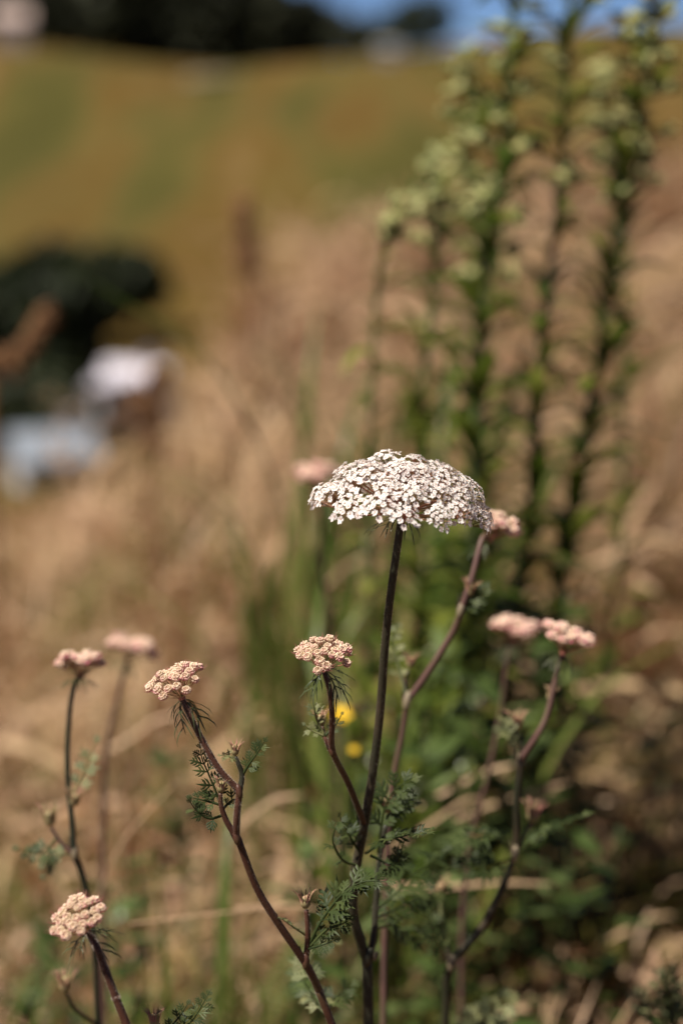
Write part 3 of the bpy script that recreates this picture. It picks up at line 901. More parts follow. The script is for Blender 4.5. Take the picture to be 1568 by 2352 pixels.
tall_weed([(1100, 1300, 1.95), (1105, 900, 1.95), (1100, 600, 1.95), (1085, 420, 1.95), (1075, 260, 1.95), (1060, 150, 1.95)], 'weed crowded with pale buds just behind the bushy topped weed', leaves=90, r0=.0042, tops=24, leaf=.055, seed=4, top_len=.24, budsz=.0068)
tall_weed([(1185, 1400, 1.72), (1220, 1150, 1.72), (1242, 800, 1.72), (1275, 500, 1.72), (1295, 250, 1.72), (1310, 0, 1.72), (1318, -160, 1.72)], 'straightest tall weed with a bare dark upper stem', leaves=110, r0=.0052, tops=8, leaf=.055, seed=5, top_len=.26)
tall_weed([(1270, 1450, 1.74), (1310, 1200, 1.74), (1360, 900, 1.74), (1400, 650, 1.74), (1440, 400, 1.74), (1480, 150, 1.74), (1500, -60, 1.74)], 'outermost tall weed leaning away, topped by yellowish bud clusters', leaves=130, r0=.0052, tops=26, leaf=.06, seed=6, top_len=.22, budsz=.0068)
tall_weed([(1420, 1300, 2.2), (1430, 800, 2.2), (1420, 500, 2.2), (1400, 300, 2.2), (1385, 150, 2.2)], 'paler weed further back between the two leaning tall weeds', leaves=50, r0=.0045, tops=14, leaf=.05, seed=7, top_len=.16, budsz=.0068)


# ------------------------------------------------------------------ green grass clumps, leafy weeds, yellow flowers
def blade_mesh(seed, mat, wide=1.0):
    r = random.Random(seed)
    b = r.uniform(.1, .5)
    mb = MB()
    p = spline([(0, 0, 0), (b * .1, 0, .4), (b * .45, 0, .75), (b, 0, 1 - b * .25)], 3)
    mb.strip(p, [w * wide for w in (.016, .020, .022, .022, .021, .019, .016, .012, .007, .001)], (0, 1, 0), .4)
    return mb.mesh('blade', mat)


GBLADE = [blade_mesh(700 + i, M_green_blade) for i in range(6)]


def green_clump(px, py, d, h, n, label, seed, spread=.03, lean=(0, 0)):
    r = random.Random(seed)
    p = P(px, py, d)
    g = to_ground(p)
    t = thing('green_grass_clump', g, label, 'grass clump', 'green grass clumps among the straw')
    for k in range(n):
        o = g + Vector((r.gauss(0, spread), r.gauss(0, spread), -.01))
        a = r.uniform(0, 6.28)
        sd = .08 if h > .3 else .20
        z = Vector((r.gauss(0, sd) + lean[0], r.gauss(0, sd) + lean[1], 1))
        link('blade', GBLADE[r.randrange(6)], t, frame(o, z, (math.cos(a), math.sin(a), 0), h * r.uniform(.55, 1.05)))
    return t


green_clump(640, 1600, 2.25, .50, 20, 'tall green grass clump reaching up to the pink umbel', 1, .03, (.06, 0))
green_clump(880, 1500, 1.65, .46, 26, 'green grass clump directly behind the stem of the white umbel', 2, .025)
green_clump(700, 1000, 2.3, .62, 14, 'light green arching blades at the foot of the nodding weed', 3, .03, (.15, 0))
green_clump(960, 1100, 2.1, .66, 16, 'bright green blades fanning out behind the white umbel', 4, .03, (.12, 0))
green_clump(560, 1750, 1.5, .30, 18, 'low green clump behind the forked wild carrot', 5, .03)
green_clump(330, 1980, 1.5, .26, 22, 'yellowish green clump behind the stem of the edge on umbel', 6, .04)
green_clump(60, 2000, 1.45, .26, 20, 'green clump at the foot of the edge on umbel plant', 7, .04)
green_clump(1420, 1850, 2.1, .16, 14, 'fresh green blades beside the zigzag wild carrot', 8, .04)
green_clump(230, 2300, 1.3, .20, 18, 'short green clump behind the low rosy umbel', 9, .03)
green_clump(640, 1350, 2.0, .40, 14, 'green tuft between the straw and the tall grass clump', 10, .03)
green_clump(90, 1740, 2.0, .22, 20, 'olive grass clump behind the upper stem of the edge on umbel', 11, .05)
green_clump(420, 1960, 1.65, .20, 22, 'bright green clump under the leaning bud umbel', 12, .05)
green_clump(150, 2120, 1.5, .16, 20, 'yellow green clump above the low rosy umbel', 13, .05)
green_clump(20, 1620, 2.3, .22, 18, 'olive clump in the straw past the edge on umbel', 14, .05)
green_clump(560, 2060, 1.6, .18, 20, 'green clump between the forked stem and the main stem', 15, .05)



def broad_leaf_mesh(seed):
    r = random.Random(seed)
    mb = MB()
    c = r.uniform(-.05, .25)
    p = spline([(0, 0, 0), (.25, 0, .05), (.6, 0, .05 - c * .4), (1, 0, -c)], 2)
    mb.strip(p, [.04, .18, .36, .42, .36, .22, .01], (0, 1, 0), .3)
    return mb.mesh('broad_leaf', M_broad)


BLEAF = [broad_leaf_mesh(750 + i) for i in range(5)]


def leafy_weed(px, py, d, h, n, label, seed, leaf=.035):
    r = random.Random(seed)
    p = P(px, py, d)
    g = to_ground(p)
    t = thing('leafy_weed', g, label, 'weed', 'low leafy weeds among the straw')
    tops = []
    for s in range(3):
        e = g + Vector((r.gauss(0, .03), r.gauss(0, .03), h * r.uniform(.75, 1.05)))
        o, path = stem(t, [g + Vector((r.gauss(0, .008), r.gauss(0, .008), 0)), (g + e) * .5 + Vector((r.gauss(0, .012), 0, 0)), e], .0022, .001, M_weed_stem, n=8, sides=6)
        tops.append(path)
    for k in range(n):
        path = tops[k % 3]
        i = r.randrange(len(path) // 5, len(path))
        a = r.uniform(0, 6.28)
        d_ = Vector((math.cos(a), math.sin(a), r.uniform(-.1, .7))).normalized()
        z = Vector((0, 0, 1)) - d_ * d_.z
        link('leaf', BLEAF[r.randrange(5)], t, frame(path[i], z, d_, leaf * r.uniform(.6, 1.25)))
    return t


for i, (px, py, d, h, n, lab) in enumerate([
        (1010, 1700, 1.50, .40, 44, 'dark leafy weed under the tawny half hidden umbel'),
        (1120, 1700, 1.58, .42, 48, 'dark leafy weed behind the level salmon umbel'),
        (1240, 1700, 1.62, .44, 48, 'broad leaved weed behind the tilted salmon umbel'),
        (1180, 1500, 1.85, .46, 44, 'shaded leafy weed at the feet of the tall weeds'),
        (1330, 1750, 1.75, .36, 40, 'rounded leafy weed at the foot of the outermost tall weed'),
        (700, 1800, 1.55, .28, 30, 'leafy weed behind the small branch bud of the blooming plant'),
        (985, 1830, 1.62, .26, 30, 'leafy weed behind the feathery carrot leaves'),
        (450, 1700, 1.9, .26, 30, 'leafy weed in the straw behind the leaning bud umbel'),
        (1290, 2150, 1.55, .24, 34, 'dark leafy weed in the shade below the zigzag plant'),
        (1440, 2330, 1.40, .17, 34, 'dark low weed beside the bushy feathery leaves'),
        (1240, 2280, 1.42, .17, 30, 'dark low weed below the zigzag carrot fork'),
        (340, 1850, 1.7, .24, 26, 'leafy weed behind the hazy mauve wild carrot'),
        (1500, 2050, 1.9, .24, 24, 'leafy weed among pale straw beyond the zigzag plant'),
        (270, 1960, 1.75, .20, 30, 'bright leafy weed behind the straw blade by the edge on umbel'),
        (60, 1880, 1.8, .18, 28, 'leafy weed at the end of the long carrot leaf'),
        (480, 2120, 1.5, .13, 26, 'low leafy weed beside the bent reddish stem'),
        (90, 2280, 1.3, .10, 24, 'small leafy weed in front of the green clump under the rosy umbel')]):
    leafy_weed(px, py, d, h, n, lab, 40 + i)


def yellow_flower(px, py, d, label, seed, size=.009):
    r = random.Random(seed)
    p = P(px, py, d)
    g = to_ground(p)
    t = thing('yellow_flower', g, label, 'flower')
    stem(t, [g, (g + p) * .5 + Vector((.01, 0, 0)), p], .0011, .0008, M_weed_stem, sides=5)
    mb = MB(); mb.ell((0, 0, 0), .32, ra=.22, rings=4, seg=8)
    link('flower_centre', mb.mesh('flower_centre', M_yellow), t, frame(p, cs(.1, .7, .7), scale=size))
    mp = MB()
    mp.strip(spline([(.2, 0, 0), (.6, 0, .14), (1, 0, .12)], 2), [.25, .5, .62, .5, .1], (0, 1, 0), .2)
    me = mp.mesh('petal', M_yellow)
    for k in range(6):
        z = cs(.1, .7, .7)
        a = z.orthogonal().normalized(); b = z.cross(a)
        link('petal', me, t, frame(p, z, a * math.cos(k * 1.047) + b * math.sin(k * 1.047), size))
    return t


yellow_flower(782, 1640, 1.42, 'small yellow flower glowing beside the branch bud', 1)
yellow_flower(812, 1722, 1.46, 'smaller yellow flower lower down beside the dark main stem', 2, .004)
yellow_flower(1290, 1432, 1.9, 'dull yellow flower low among the tall weeds', 3, .006)


# ------------------------------------------------------------------ single straws one can pick out
def straw(pts, w0, label, group=None, head=False, seed=1, flat=True):
    r = random.Random(seed)
    path = spline(path3(pts), 6)
    b = path[0]
    mb = MB()
    m = len(path)
    if flat:
        ws = [w0 * (.7 + .3 * math.sin(math.pi * min(1, .25 + i / m))) * (1 if i < m - 3 else (m - 1 - i) / 3 + .05) for i in range(m)]
        mb.strip([p - b for p in path], ws, (UP * .45 + RIGHT * .1 + FWD * .9), .35)
    else:
        mb.tube([p - b for p in path], [w0 * .5 * (1 - .6 * i / m) for i in range(m)], 6)
    o = link('straw_blade', mb.mesh('straw_blade', M_straw), None, Matrix.Translation(b))
    tag(o, label, 'straw', group)
    return o


SG = 'bent straw blades in the dry grass'
SL = ['straw blade whose tip ends at the upper node of the zigzag stem', 'long straw blade crossing behind the zigzag stem below its upper node',
      'straw blade rising from the main stem towards the level salmon umbel stalk', 'level straw blade stretching from the main fork past the zigzag stem',
      'high straw blade at the foot of the outermost tall weed', 'broad straw blade slanting up beyond the tilted salmon umbel',
      'straw blade bending down past the leafy weed beyond the zigzag plant', 'slanting straw blade beside the edge on umbel stem',
      'short straw blade crossing the bent reddish stem above its lowest node', 'hair thin straw blade reaching from the low rosy umbel to the reddish stem',
      'straw blade lying behind the stem of the leaning bud umbel', 'upright straw blade touching the hazy mauve umbel', 'short broad straw blade between the two budding umbels\' stems',
      'short straw blade just under the blurred pink umbel', 'thin straw blade curving up beside the tilted salmon umbel']
for i, (pts, w) in enumerate([
        ([(960, 1850, 1.45), (1060, 1795, 1.45), (1130, 1765, 1.44), (1185, 1755, 1.43)], .0075),
        ([(1040, 1880, 1.5), (1130, 1845, 1.5), (1230, 1815, 1.5), (1310, 1795, 1.5)], .0062),
        ([(880, 1960, 1.40), (1000, 1880, 1.42), (1060, 1840, 1.42), (1110, 1830, 1.43)], .0070),
        ([(870, 2030, 1.36), (1000, 2035, 1.36), (1150, 2025, 1.36), (1275, 2030, 1.36)], .0068),
        ([(1340, 1300, 2.1), (1400, 1272, 2.1), (1460, 1252, 2.1), (1540, 1240, 2.1)], .009),
        ([(1290, 1780, 1.7), (1380, 1710, 1.7), (1460, 1670, 1.7), (1560, 1630, 1.7)], .0085),
        ([(1380, 1840, 1.8), (1460, 1822, 1.8), (1568, 1818, 1.8), (1640, 1830, 1.8)], .009),
        ([(215, 2075, 1.32), (270, 1950, 1.32), (330, 1870, 1.32), (420, 1780, 1.32)], .0055),
        ([(540, 2085, 1.25), (610, 2078, 1.25), (680, 2080, 1.25), (760, 2092, 1.25)], .0038),
        ([(300, 2120, 1.2), (420, 2105, 1.2), (560, 2090, 1.2), (690, 2080, 1.2)], .0022),
        ([(230, 1730, 1.7), (300, 1690, 1.7), (360, 1650, 1.7), (420, 1640, 1.7)], .0090),
        ([(280, 1700, 1.38), (305, 1600, 1.38), (330, 1520, 1.37), (345, 1490, 1.36)], .0042),
        ([(540, 1900, 1.5), (600, 1850, 1.5), (640, 1830, 1.5), (700, 1825, 1.5)], .0095),
        ([(740, 1350, 1.9), (780, 1310, 1.9), (820, 1285, 1.9), (860, 1270, 1.9)], .010),
        ([(1310, 1390, 1.9), (1370, 1330, 1.9), (1430, 1290, 1.9), (1500, 1270, 1.9)], .0075)]):
    straw([(a, b, c * 1.04) for a, b, c in pts], w * .72, SL[i], SG, seed=i)

# brown seed spikes over the crest
def seed_spike(pts, label, head_from, w, seed):
    r = random.Random(seed)
    up = path3(pts)
    g = to_ground(up[0])
    t = thing('seed_spike', g, label, 'seed spike')
    o, path = stem(t, [g] + up, w, w * .6, M_brown, sides=6)
    m = len(path)
    sd = MB(); sd.ell((0, 0, 0), .5, ra=1.0, rings=4, seg=6)
    me = sd.mesh('seed', M_brown)
    for k in range(110):
        f = head_from + (1 - head_from) * r.random()
        p = path[min(m - 1, int(f * (m - 1)))]
        d = Vector((r.gauss(0, 1), r.gauss(0, 1), r.gauss(.5, .6))).normalized()
        link('seed', me, t, frame(p + d * w * 2.2 * (1.2 - .6 * f), d, scale=w * r.uniform(1.4, 2.4)))


seed_spike([(575, 760, 4.2), (570, 640, 4.2), (566, 560, 4.2), (561, 455, 4.2)], 'upright brown seed spike rising over the grassy crest', .55, .008, 1)
seed_spike([(-20, 920, 3.0), (30, 850, 3.0), (75, 780, 3.0), (118, 712, 3.0)], 'rusty seed spike leaning in front of the dark valley trees', .35, .006, 2)
seed_spike([(360, 980, 3.8), (352, 940, 3.8), (360, 880, 3.8), (375, 850, 3.8)], 'rust brown seed spike below the white cottage', .2, .0065, 3)
seed_spike([(340, 980, 3.7), (325, 950, 3.7), (318, 915, 3.7), (310, 890, 3.7)], 'short rust brown seed spike below the cottage gable', .2, .006, 4)
seed_spike([(780, 950, 4.6), (775, 860, 4.6), (765, 780, 4.6), (760, 690, 4.6)], 'dark brown seed spike standing in the straw below the crest', .3, .011, 5)


# ------------------------------------------------------------------ dry grass
def grass_field(n, ymin, ymax, hlo, hhi, wlo, whi, seed, heads=.3, tw=1.35, green=.15, lean=.45, dark=.75, plumes=0):
    g = np.random.default_rng(seed)
    y = np.sqrt(g.uniform(ymin ** 2, ymax ** 2, n))
    x = g.uniform(-1, 1, n) * (.22 * y * tw + .25)
    t = np.clip(x / np.maximum(y, .05), -.6, .6)
    keep = y < np.interp(t, BT, BR) + 2.5
    cell = .030 + .016 * np.floor(y)
    ci = (np.floor((x + .02 * np.sin(y * 31)) / cell).astype(np.int64) * 73856093) ^ (np.floor((y + .03 * np.sin(x * 23)) / (cell * 1.7)).astype(np.int64) * 19349663)
    table = g.random((4, 4096))
    c1, c2, c3, c4 = (table[k][np.abs(ci) % 4096] for k in range(4))
    keep &= g.random(n) < .12 + 1.1 * c1
    # clearings and tussocks
    cl = np.sin(x * 7 + 1.3 * np.sin(y * 5)) * np.sin(y * 6.3 + 2 * np.sin(x * 4)) + g.normal(0, .55, n)
    keep &= cl > -.75
    x, y, c2, c3, c4 = x[keep], y[keep], c2[keep], c3[keep], c4[keep]; n = len(x); cl = cl[keep]
    z = ground_z(x, y) - .01
    h = g.uniform(hlo, hhi, n) * (1 + .12 * np.clip(cl, -1, 1.5)) * (.65 + .6 * c3)
    h = np.where(y < 1.28, np.minimum(h, .10 + .10 * g.random(n)), h)
    h = np.where((y >= 1.28) & (y < 1.6), np.minimum(h, .14 + .13 * g.random(n)), h)
    w = g.uniform(wlo, whi, n) * .5
    az = g.normal(.6, 1.0, n) + (c2 - .5) * 3                       # wind presses the straw over to one side
    ln = np.abs(g.normal(lean, .3, n)) * h
    bend = np.stack([np.cos(az) * ln, np.sin(az) * ln], 1)
    fa = az + np.pi / 2 + g.normal(0, .5, n)
    ax = np.stack([np.cos(fa), np.sin(fa), np.zeros(n)], 1)
    rows = [0, .4, .75, 1.0]
    wr = [.8, 1.0, .7, .08]
    V = np.zeros((n, 8, 3))
    for i, (f, q) in enumerate(zip(rows, wr)):
        c = np.stack([x + bend[:, 0] * f ** 1.8, y + bend[:, 1] * f ** 1.8, z + h * (f - .22 * f ** 2 * np.minimum(1.6, ln / h))], 1)
        V[:, 2 * i] = c - ax * (w * q)[:, None]
        V[:, 2 * i + 1] = c + ax * (w * q)[:, None]
    gp = .5 + .5 * np.sin(x * 3.1 + 2) * np.sin(y * 2.3 + x)
    isg = g.random(n) < green * (0.3 + 1.0 * gp) * (.4 + 2.2 * (c4 > .7))
    tint = np.where(isg, g.uniform(0, .2, n), np.where(c2 < .42, g.uniform(.90, 1.0, n), np.where(c2 < .62, g.uniform(.10, .24, n), np.clip(g.normal(dark, .08, n), .3, .85))))
    b = (np.arange(n) * 8)[:, None]
    F = np.concatenate([b + np.array([[2 * i, 2 * i + 1, 2 * i + 3, 2 * i + 2]]) for i in range(3)], 0)
    VV, TT, FF = [V.reshape(-1, 3)], [np.repeat(tint, 8)], [F]
    off = n * 8
    hs = np.where((g.random(n) < heads * (.2 + 1.6 * (c3 > .5))) & ~isg & (h > .10))[0]
    k = 14
    m = len(hs)
    f = g.uniform(.84, 1.02, (m, k))
    hh, lh = h[hs][:, None], ln[hs][:, None]
    c = np.stack([x[hs][:, None] + bend[hs, 0][:, None] * f ** 1.8, y[hs][:, None] + bend[hs, 1][:, None] * f ** 1.8, z[hs][:, None] + hh * (f - .22 * f ** 2 * np.minimum(1.6, lh / hh))], -1)
    d = g.normal(0, 1, (m, k, 3)); d[..., 2] = np.abs(d[..., 2]) + .6
    d /= np.linalg.norm(d, axis=-1, keepdims=True)
    e = g.normal(0, 1, (m, k, 3)); e -= d * (e * d).sum(-1, keepdims=True); e /= np.linalg.norm(e, axis=-1, keepdims=True)
    ls = g.uniform(.009, .019, (m, k, 1)) * (1 + .06 * y[hs][:, None, None]); wd = ls * .26
    Q = np.stack([c, c + d * ls * .5 - e * wd, c + d * ls, c + d * ls * .5 + e * wd], 2)
    VV.append(Q.reshape(-1, 3)); TT.append(np.repeat(np.clip(.52 + .3 * np.repeat(c4[hs], k), 0, .85), 4))
    FF.append(off + (np.arange(m * k) * 4)[:, None] + np.arange(4)[None])
    if plumes:
        off = sum(len(v) for v in VV)
        m, k = plumes, 34
        y = np.sqrt(g.uniform(ymin ** 2, ymax ** 2, m)); x = g.uniform(-1, 1, m) * (.22 * y * tw + .25)
        t = np.clip(x / y, -.6, .6); ok = y < np.interp(t, BT, BR) + 1.0
        x, y = x[ok], y[ok]; m = len(x)
        h = g.uniform(hlo * .8, hhi * 1.25, m); z = ground_z(x, y) + h
        az = g.normal(.3, .7, m); tl = g.uniform(.6, 1.5, m)
        d = np.stack([np.cos(az) * tl, np.sin(az) * tl, np.ones(m)], 1); d /= np.linalg.norm(d, axis=1, keepdims=True)
        pl = g.uniform(.035, .085, m) * (1 + .05 * y)
        f = g.random((m, k)); wdt = .0055 * np.sin(np.pi * (.12 + .83 * f)) * (1 + .08 * y[:, None])
        c = np.stack([x, y, z], 1)[:, None] + d[:, None] * (f * pl[:, None])[..., None] + g.normal(0, 1, (m, k, 3)) * wdt[..., None]
        dd = d[:, None] + g.normal(0, .45, (m, k, 3)); dd /= np.linalg.norm(dd, axis=-1, keepdims=True)
        e = g.normal(0, 1, (m, k, 3)); e -= dd * (e * dd).sum(-1, keepdims=True); e /= np.linalg.norm(e, axis=-1, keepdims=True)
        ls = (g.uniform(.007, .013, (m, k)) * (1 + .06 * y[:, None]))[..., None]
        Q = np.stack([c, c + dd * ls * .5 - e * ls * .2, c + dd * ls, c + dd * ls * .5 + e * ls * .2], 2)
        VV.append(Q.reshape(-1, 3)); tp = np.clip(g.normal(.66, .10, m), .45, .84)
        TT.append(np.repeat(tp, k * 4)); FF.append(off + (np.arange(m * k) * 4)[:, None] + np.arange(4)[None])
        # the stalks that carry the plumes
        off = sum(len(v) for v in VV)
        foot = np.stack([x - d[:, 0] * h * .5, y - d[:, 1] * h * .5, ground_z(x - d[:, 0] * h * .5, y - d[:, 1] * h * .5) - .01], 1)
        tip = np.stack([x, y, z], 1) + d * pl[:, None] * .5
        mid = (foot + tip) * .5 + np.array([0, 0, .03]) - d * .02
        a = np.array([.0010, 0, 0])
        S = np.stack([foot - a, foot + a, mid - a, mid + a, tip - a * .7, tip + a * .7], 1)
        VV.append(S.reshape(-1, 3)); TT.append(np.repeat(tp, 6))
        b = off + (np.arange(m) * 6)[:, None]
        FF.append(np.concatenate([b + np.array([[0, 1, 3, 2]]), b + np.array([[2, 3, 5, 4]])], 0))
    return np.concatenate(VV), np.concatenate(TT), np.concatenate(FF)


def tussocks(n, ymin, ymax, hlo, hhi, nb, wlo, whi, seed, tw=1.35, palette=((.68, .06, .44), (.48, .06, .10), (.97, .03, .30), (.10, .07, .16)), tall_from=0.0):
    """tussocks: each leans its own way and has its own colour; the ripe ones carry fluffy heads"""
    g = np.random.default_rng(seed)
    cy = np.sqrt(g.uniform(ymin ** 2, ymax ** 2, n)); cx = g.uniform(-1, 1, n) * (.22 * cy * tw + .25)
    t = np.clip(cx / cy, -.6, .6); ok = cy < np.interp(t, BT, BR) + 1.5
    cx, cy = cx[ok], cy[ok]; n = len(cx)
    w = np.array([p[2] for p in palette]); kind = g.choice(len(palette), n, p=w / w.sum())
    if ymax < 4: kind = np.where((cx < .05 * cy) & (g.random(n) < .42), 3, kind)
    tm = np.array([p[0] for p in palette])[kind]; tsd = np.array([p[1] for p in palette])[kind]
    tm = tm + g.normal(0, 1, n) * tsd
    ch = g.uniform(hlo, hhi, n) * np.where(kind == 3, .8, 1); caz = g.normal(.2, .9, n); cl = g.uniform(.35, 1.5, n)
    rep_ = np.repeat(np.arange(n), nb); m = len(rep_)
    x = cx[rep_] + g.normal(0, .016, m) * (1 + .12 * cy[rep_]); y = cy[rep_] + g.normal(0, .016, m) * (1 + .12 * cy[rep_])
    z = ground_z(x, y) - .01
    h = ch[rep_] * g.uniform(.55, 1.08, m)
    h = np.where(y < 1.28, np.minimum(h, .11 + .08 * g.random(m)), h)
    h = np.where((y >= 1.28) & (y < 1.6), np.minimum(h, .15 + .12 * g.random(m)), h)
    az = caz[rep_] + g.normal(0, .75, m); ln = h * np.abs(cl[rep_] + g.normal(0, .28, m))
    tint = np.clip(tm[rep_] + g.normal(0, .04, m), 0, 1)
    wd = g.uniform(wlo, whi, m) * .5
    fa = az + np.pi / 2 + g.normal(0, .45, m); ax = np.stack([np.cos(fa), np.sin(fa), np.zeros(m)], 1)
    V = np.zeros((m, 8, 3))

    def at(i, f):
        return np.stack([x[i] + np.cos(az[i]) * ln[i] * f ** 1.8, y[i] + np.sin(az[i]) * ln[i] * f ** 1.8, z[i] + h[i] * (f - .25 * f ** 2 * np.minimum(1.6, ln[i] / h[i]))], -1)
    al = np.arange(m)
    for r_, (f, q) in enumerate(zip([0, .4, .75, 1.0], [.8, 1.0, .7, .08])):
        c = at(al, f); V[:, 2 * r_] = c - ax * (wd * q)[:, None]; V[:, 2 * r_ + 1] = c + ax * (wd * q)[:, None]
    b = (np.arange(m) * 8)[:, None]
    F = np.concatenate([b + np.array([[2 * k, 2 * k + 1, 2 * k + 3, 2 * k + 2]]) for k in range(3)], 0)
    hs = np.where((g.random(m) < .30) & (kind[rep_] != 3) & (h > .14))[0]
    k = 26; mh = len(hs)
    f = g.uniform(.80, 1.03, (mh, k))
    c = at(np.repeat(hs, k), f.ravel()).reshape(mh, k, 3) + g.normal(0, 1, (mh, k, 3)) * (.0045 * (1 + .10 * y[hs]))[:, None, None]
    d = g.normal(0, .6, (mh, k, 3)); d[..., 2] += .5; d[..., 0] += .4 * np.cos(az[hs])[:, None]
    d /= np.linalg.norm(d, axis=-1, keepdims=True)
    e = g.normal(0, 1, (mh, k, 3)); e -= d * (e * d).sum(-1, keepdims=True); e /= np.linalg.norm(e, axis=-1, keepdims=True)
    ls = (g.uniform(.007, .013, (mh, k)) * (1 + .07 * y[hs][:, None]))[..., None]
    Q = np.stack([c, c + d * ls * .5 - e * ls * .22, c + d * ls, c + d * ls * .5 + e * ls * .22], 2)
    ht = np.clip(tint[hs] + .06 * (tint[hs] < .6), .3, .92)
    return (np.concatenate([V.reshape(-1, 3), Q.reshape(-1, 3)]), np.concatenate([np.repeat(tint, 8), np.repeat(ht, k * 4)]),
            np.concatenate([F, m * 8 + (np.arange(mh * k) * 4)[:, None] + np.arange(4)[None]]))


def straw_leaves(n, ymin, ymax, llo, lhi, wlo, whi, seed, tw=1.5, zmax=.2):
    """broad dry blades that lie bent over one another"""
    g = np.random.default_rng(seed)
    y = np.sqrt(g.uniform(ymin ** 2, ymax ** 2, n)); x = g.uniform(-1, 1, n) * (.22 * y * tw + .25)
    t = np.clip(x / y, -.6, .6); ok = y < np.interp(t, BT, BR) + 1.0
    x, y = x[ok], y[ok]; n = len(x)
    L = g.uniform(llo, lhi, n); w = g.uniform(wlo, whi, n) * .5
    az = g.normal(.25, .9, n) + np.pi * (g.random(n) < .3)
    zb = ground_z(x, y) + g.uniform(0, zmax * .5, n); rise = np.minimum(g.uniform(.1, .9, n) * L, zmax)
    rise = np.where(y < 1.5, np.minimum(rise, .08), rise)
    d = np.stack([np.cos(az), np.sin(az)], 1); roll = g.normal(0, .5, n)
    ax = np.stack([-np.sin(az) * np.cos(roll), np.cos(az) * np.cos(roll), np.sin(roll)], 1)
    V = np.zeros((n, 10, 3))
    for k, (f, q) in enumerate(zip([0, .3, .55, .8, 1.0], [.7, 1.0, .95, .6, .06])):
        c = np.stack([x + d[:, 0] * L * f, y + d[:, 1] * L * f, zb + rise * (2.2 * f - 1.7 * f * f)], 1)
        V[:, 2 * k] = c - ax * (w * q)[:, None]; V[:, 2 * k + 1] = c + ax * (w * q)[:, None]
    b = (np.arange(n) * 10)[:, None]
    F = np.concatenate([b + np.array([[2 * k, 2 * k + 1, 2 * k + 3, 2 * k + 2]]) for k in range(4)], 0)
    tint = np.where(g.random(n) < .28, g.uniform(.90, 1.0, n), np.clip(g.normal(.67, .07, n), .4, .82))
    return V.reshape(-1, 3), np.repeat(tint, 10), F


NEARPAL = ((.66, .08, .24), (.46, .06, .16), (.95, .04, .22), (.12, .06, .55))
parts = [grass_field(11000, .25, 3.0, .06, .15, .0014, .0046, 1, heads=0, tw=1.9, green=.7, lean=.6, dark=.45),
         grass_field(10000, 2.6, 5.0, .08, .18, .0018, .0056, 2, heads=0, green=.22, lean=.6, dark=.5),
         grass_field(11000, 4.5, 11.0, .08, .18, .0026, .0080, 3, heads=.05, green=.2, lean=.6, dark=.52),
         tussocks(380, .5, 3.4, .14, .30, 26, .0016, .0050, 11, tw=1.9, palette=NEARPAL),
         tussocks(210, 2.4, 5.0, .22, .44, 34, .0022, .0064, 12),
         tussocks(400, 4.5, 10.5, .24, .50, 34, .0034, .0095, 13),
         straw_leaves(900, .7, 2.2, .06, .16, .0035, .0085, 15, tw=1.9, zmax=.10),
         straw_leaves(1100, 2.0, 4.6, .10, .26, .007, .016, 16, zmax=.26),
         straw_leaves(1100, 4.2, 9.5, .14, .34, .012, .024, 17, zmax=.38)]
off = 0
VV, TT, FF = [], [], []
for v, t, f in parts:
    VV.append(v); TT.append(t); FF.append(f + off); off += len(v)
gr = link('dry_grass', quads_mesh('dry_grass', np.concatenate(VV), M_grass, np.concatenate(TT), faces=np.concatenate(FF)))
tag(gr, 'sunburnt tan grass and straw covering the near bank', 'grass', kind='stuff')

# flattened straw and dead leaves lying on the soil
g = np.random.default_rng(21)
n = 22000
y = np.sqrt(g.uniform(.3 ** 2, 3.2 ** 2, n)); x = g.uniform(-1, 1, n) * (.4 * y + .3)
z = ground_z(x, y) + g.uniform(.002, .05, n)
a = g.uniform(0, 6.28, n); L = g.uniform(.015, .09, n); w = g.uniform(.0012, .0045, n)
d = np.stack([np.cos(a), np.sin(a), g.normal(0, .35, n)], 1); s = np.stack([-np.sin(a), np.cos(a), g.normal(0, .5, n)], 1)
c = np.stack([x, y, z], 1)
bow = np.stack([np.zeros(n), np.zeros(n), L * .12], 1)
LV = np.stack([c - s * w[:, None] * .5, c + s * w[:, None] * .5, c + d * L[:, None] * .5 + bow + s * w[:, None] * .5, c + d * L[:, None] * .5 + bow - s * w[:, None] * .5,
               c + d * L[:, None] + s * w[:, None] * .12, c + d * L[:, None] - s * w[:, None] * .12], 1).reshape(-1, 3)
b = (np.arange(n) * 6)[:, None]
LF = np.concatenate([b + np.array([[0, 1, 2, 3]]), b + np.array([[3, 2, 4, 5]])], 0)
lt = np.repeat(np.clip(g.normal(.80, .12, n), .3, 1), 6)
tag(link('straw_litter', quads_mesh('straw_litter', LV, M_grass, lt, faces=LF)), 'reddish brown straw litter lying on the soil', 'straw', kind='stuff')


# ------------------------------------------------------------------ valley and far hill
def crown_quads(g, c, rx, ry, rz, n, size):
    """leaf clumps spread through a lumpy crown volume"""
    lob = g.normal(0, 1, (7, 3)); lob /= np.linalg.norm(lob, axis=1, keepdims=True)
    u = g.normal(0, 1, (n, 3)); u /= np.linalg.norm(u, axis=1, keepdims=True)
    rad = g.uniform(.35, 1, n) ** .5
    bump = .78 + .32 * np.max(u @ lob.T, axis=1) ** 3
    p = c + u * (rad * bump)[:, None] * np.array([rx, ry, rz])
    d = g.normal(0, 1, (n, 3)); d /= np.linalg.norm(d, axis=1, keepdims=True)
    e = g.normal(0, 1, (n, 3)); e -= d * (d * e).sum(1, keepdims=True); e /= np.linalg.norm(e, axis=1, keepdims=True)
    s = (size * g.uniform(.6, 1.3, n))[:, None]
    Q = np.stack([p - d * s, p + e * s * .6, p + d * s, p - e * s * .6], 1)
    return Q.reshape(-1, 3), np.repeat(g.random(n), 4)


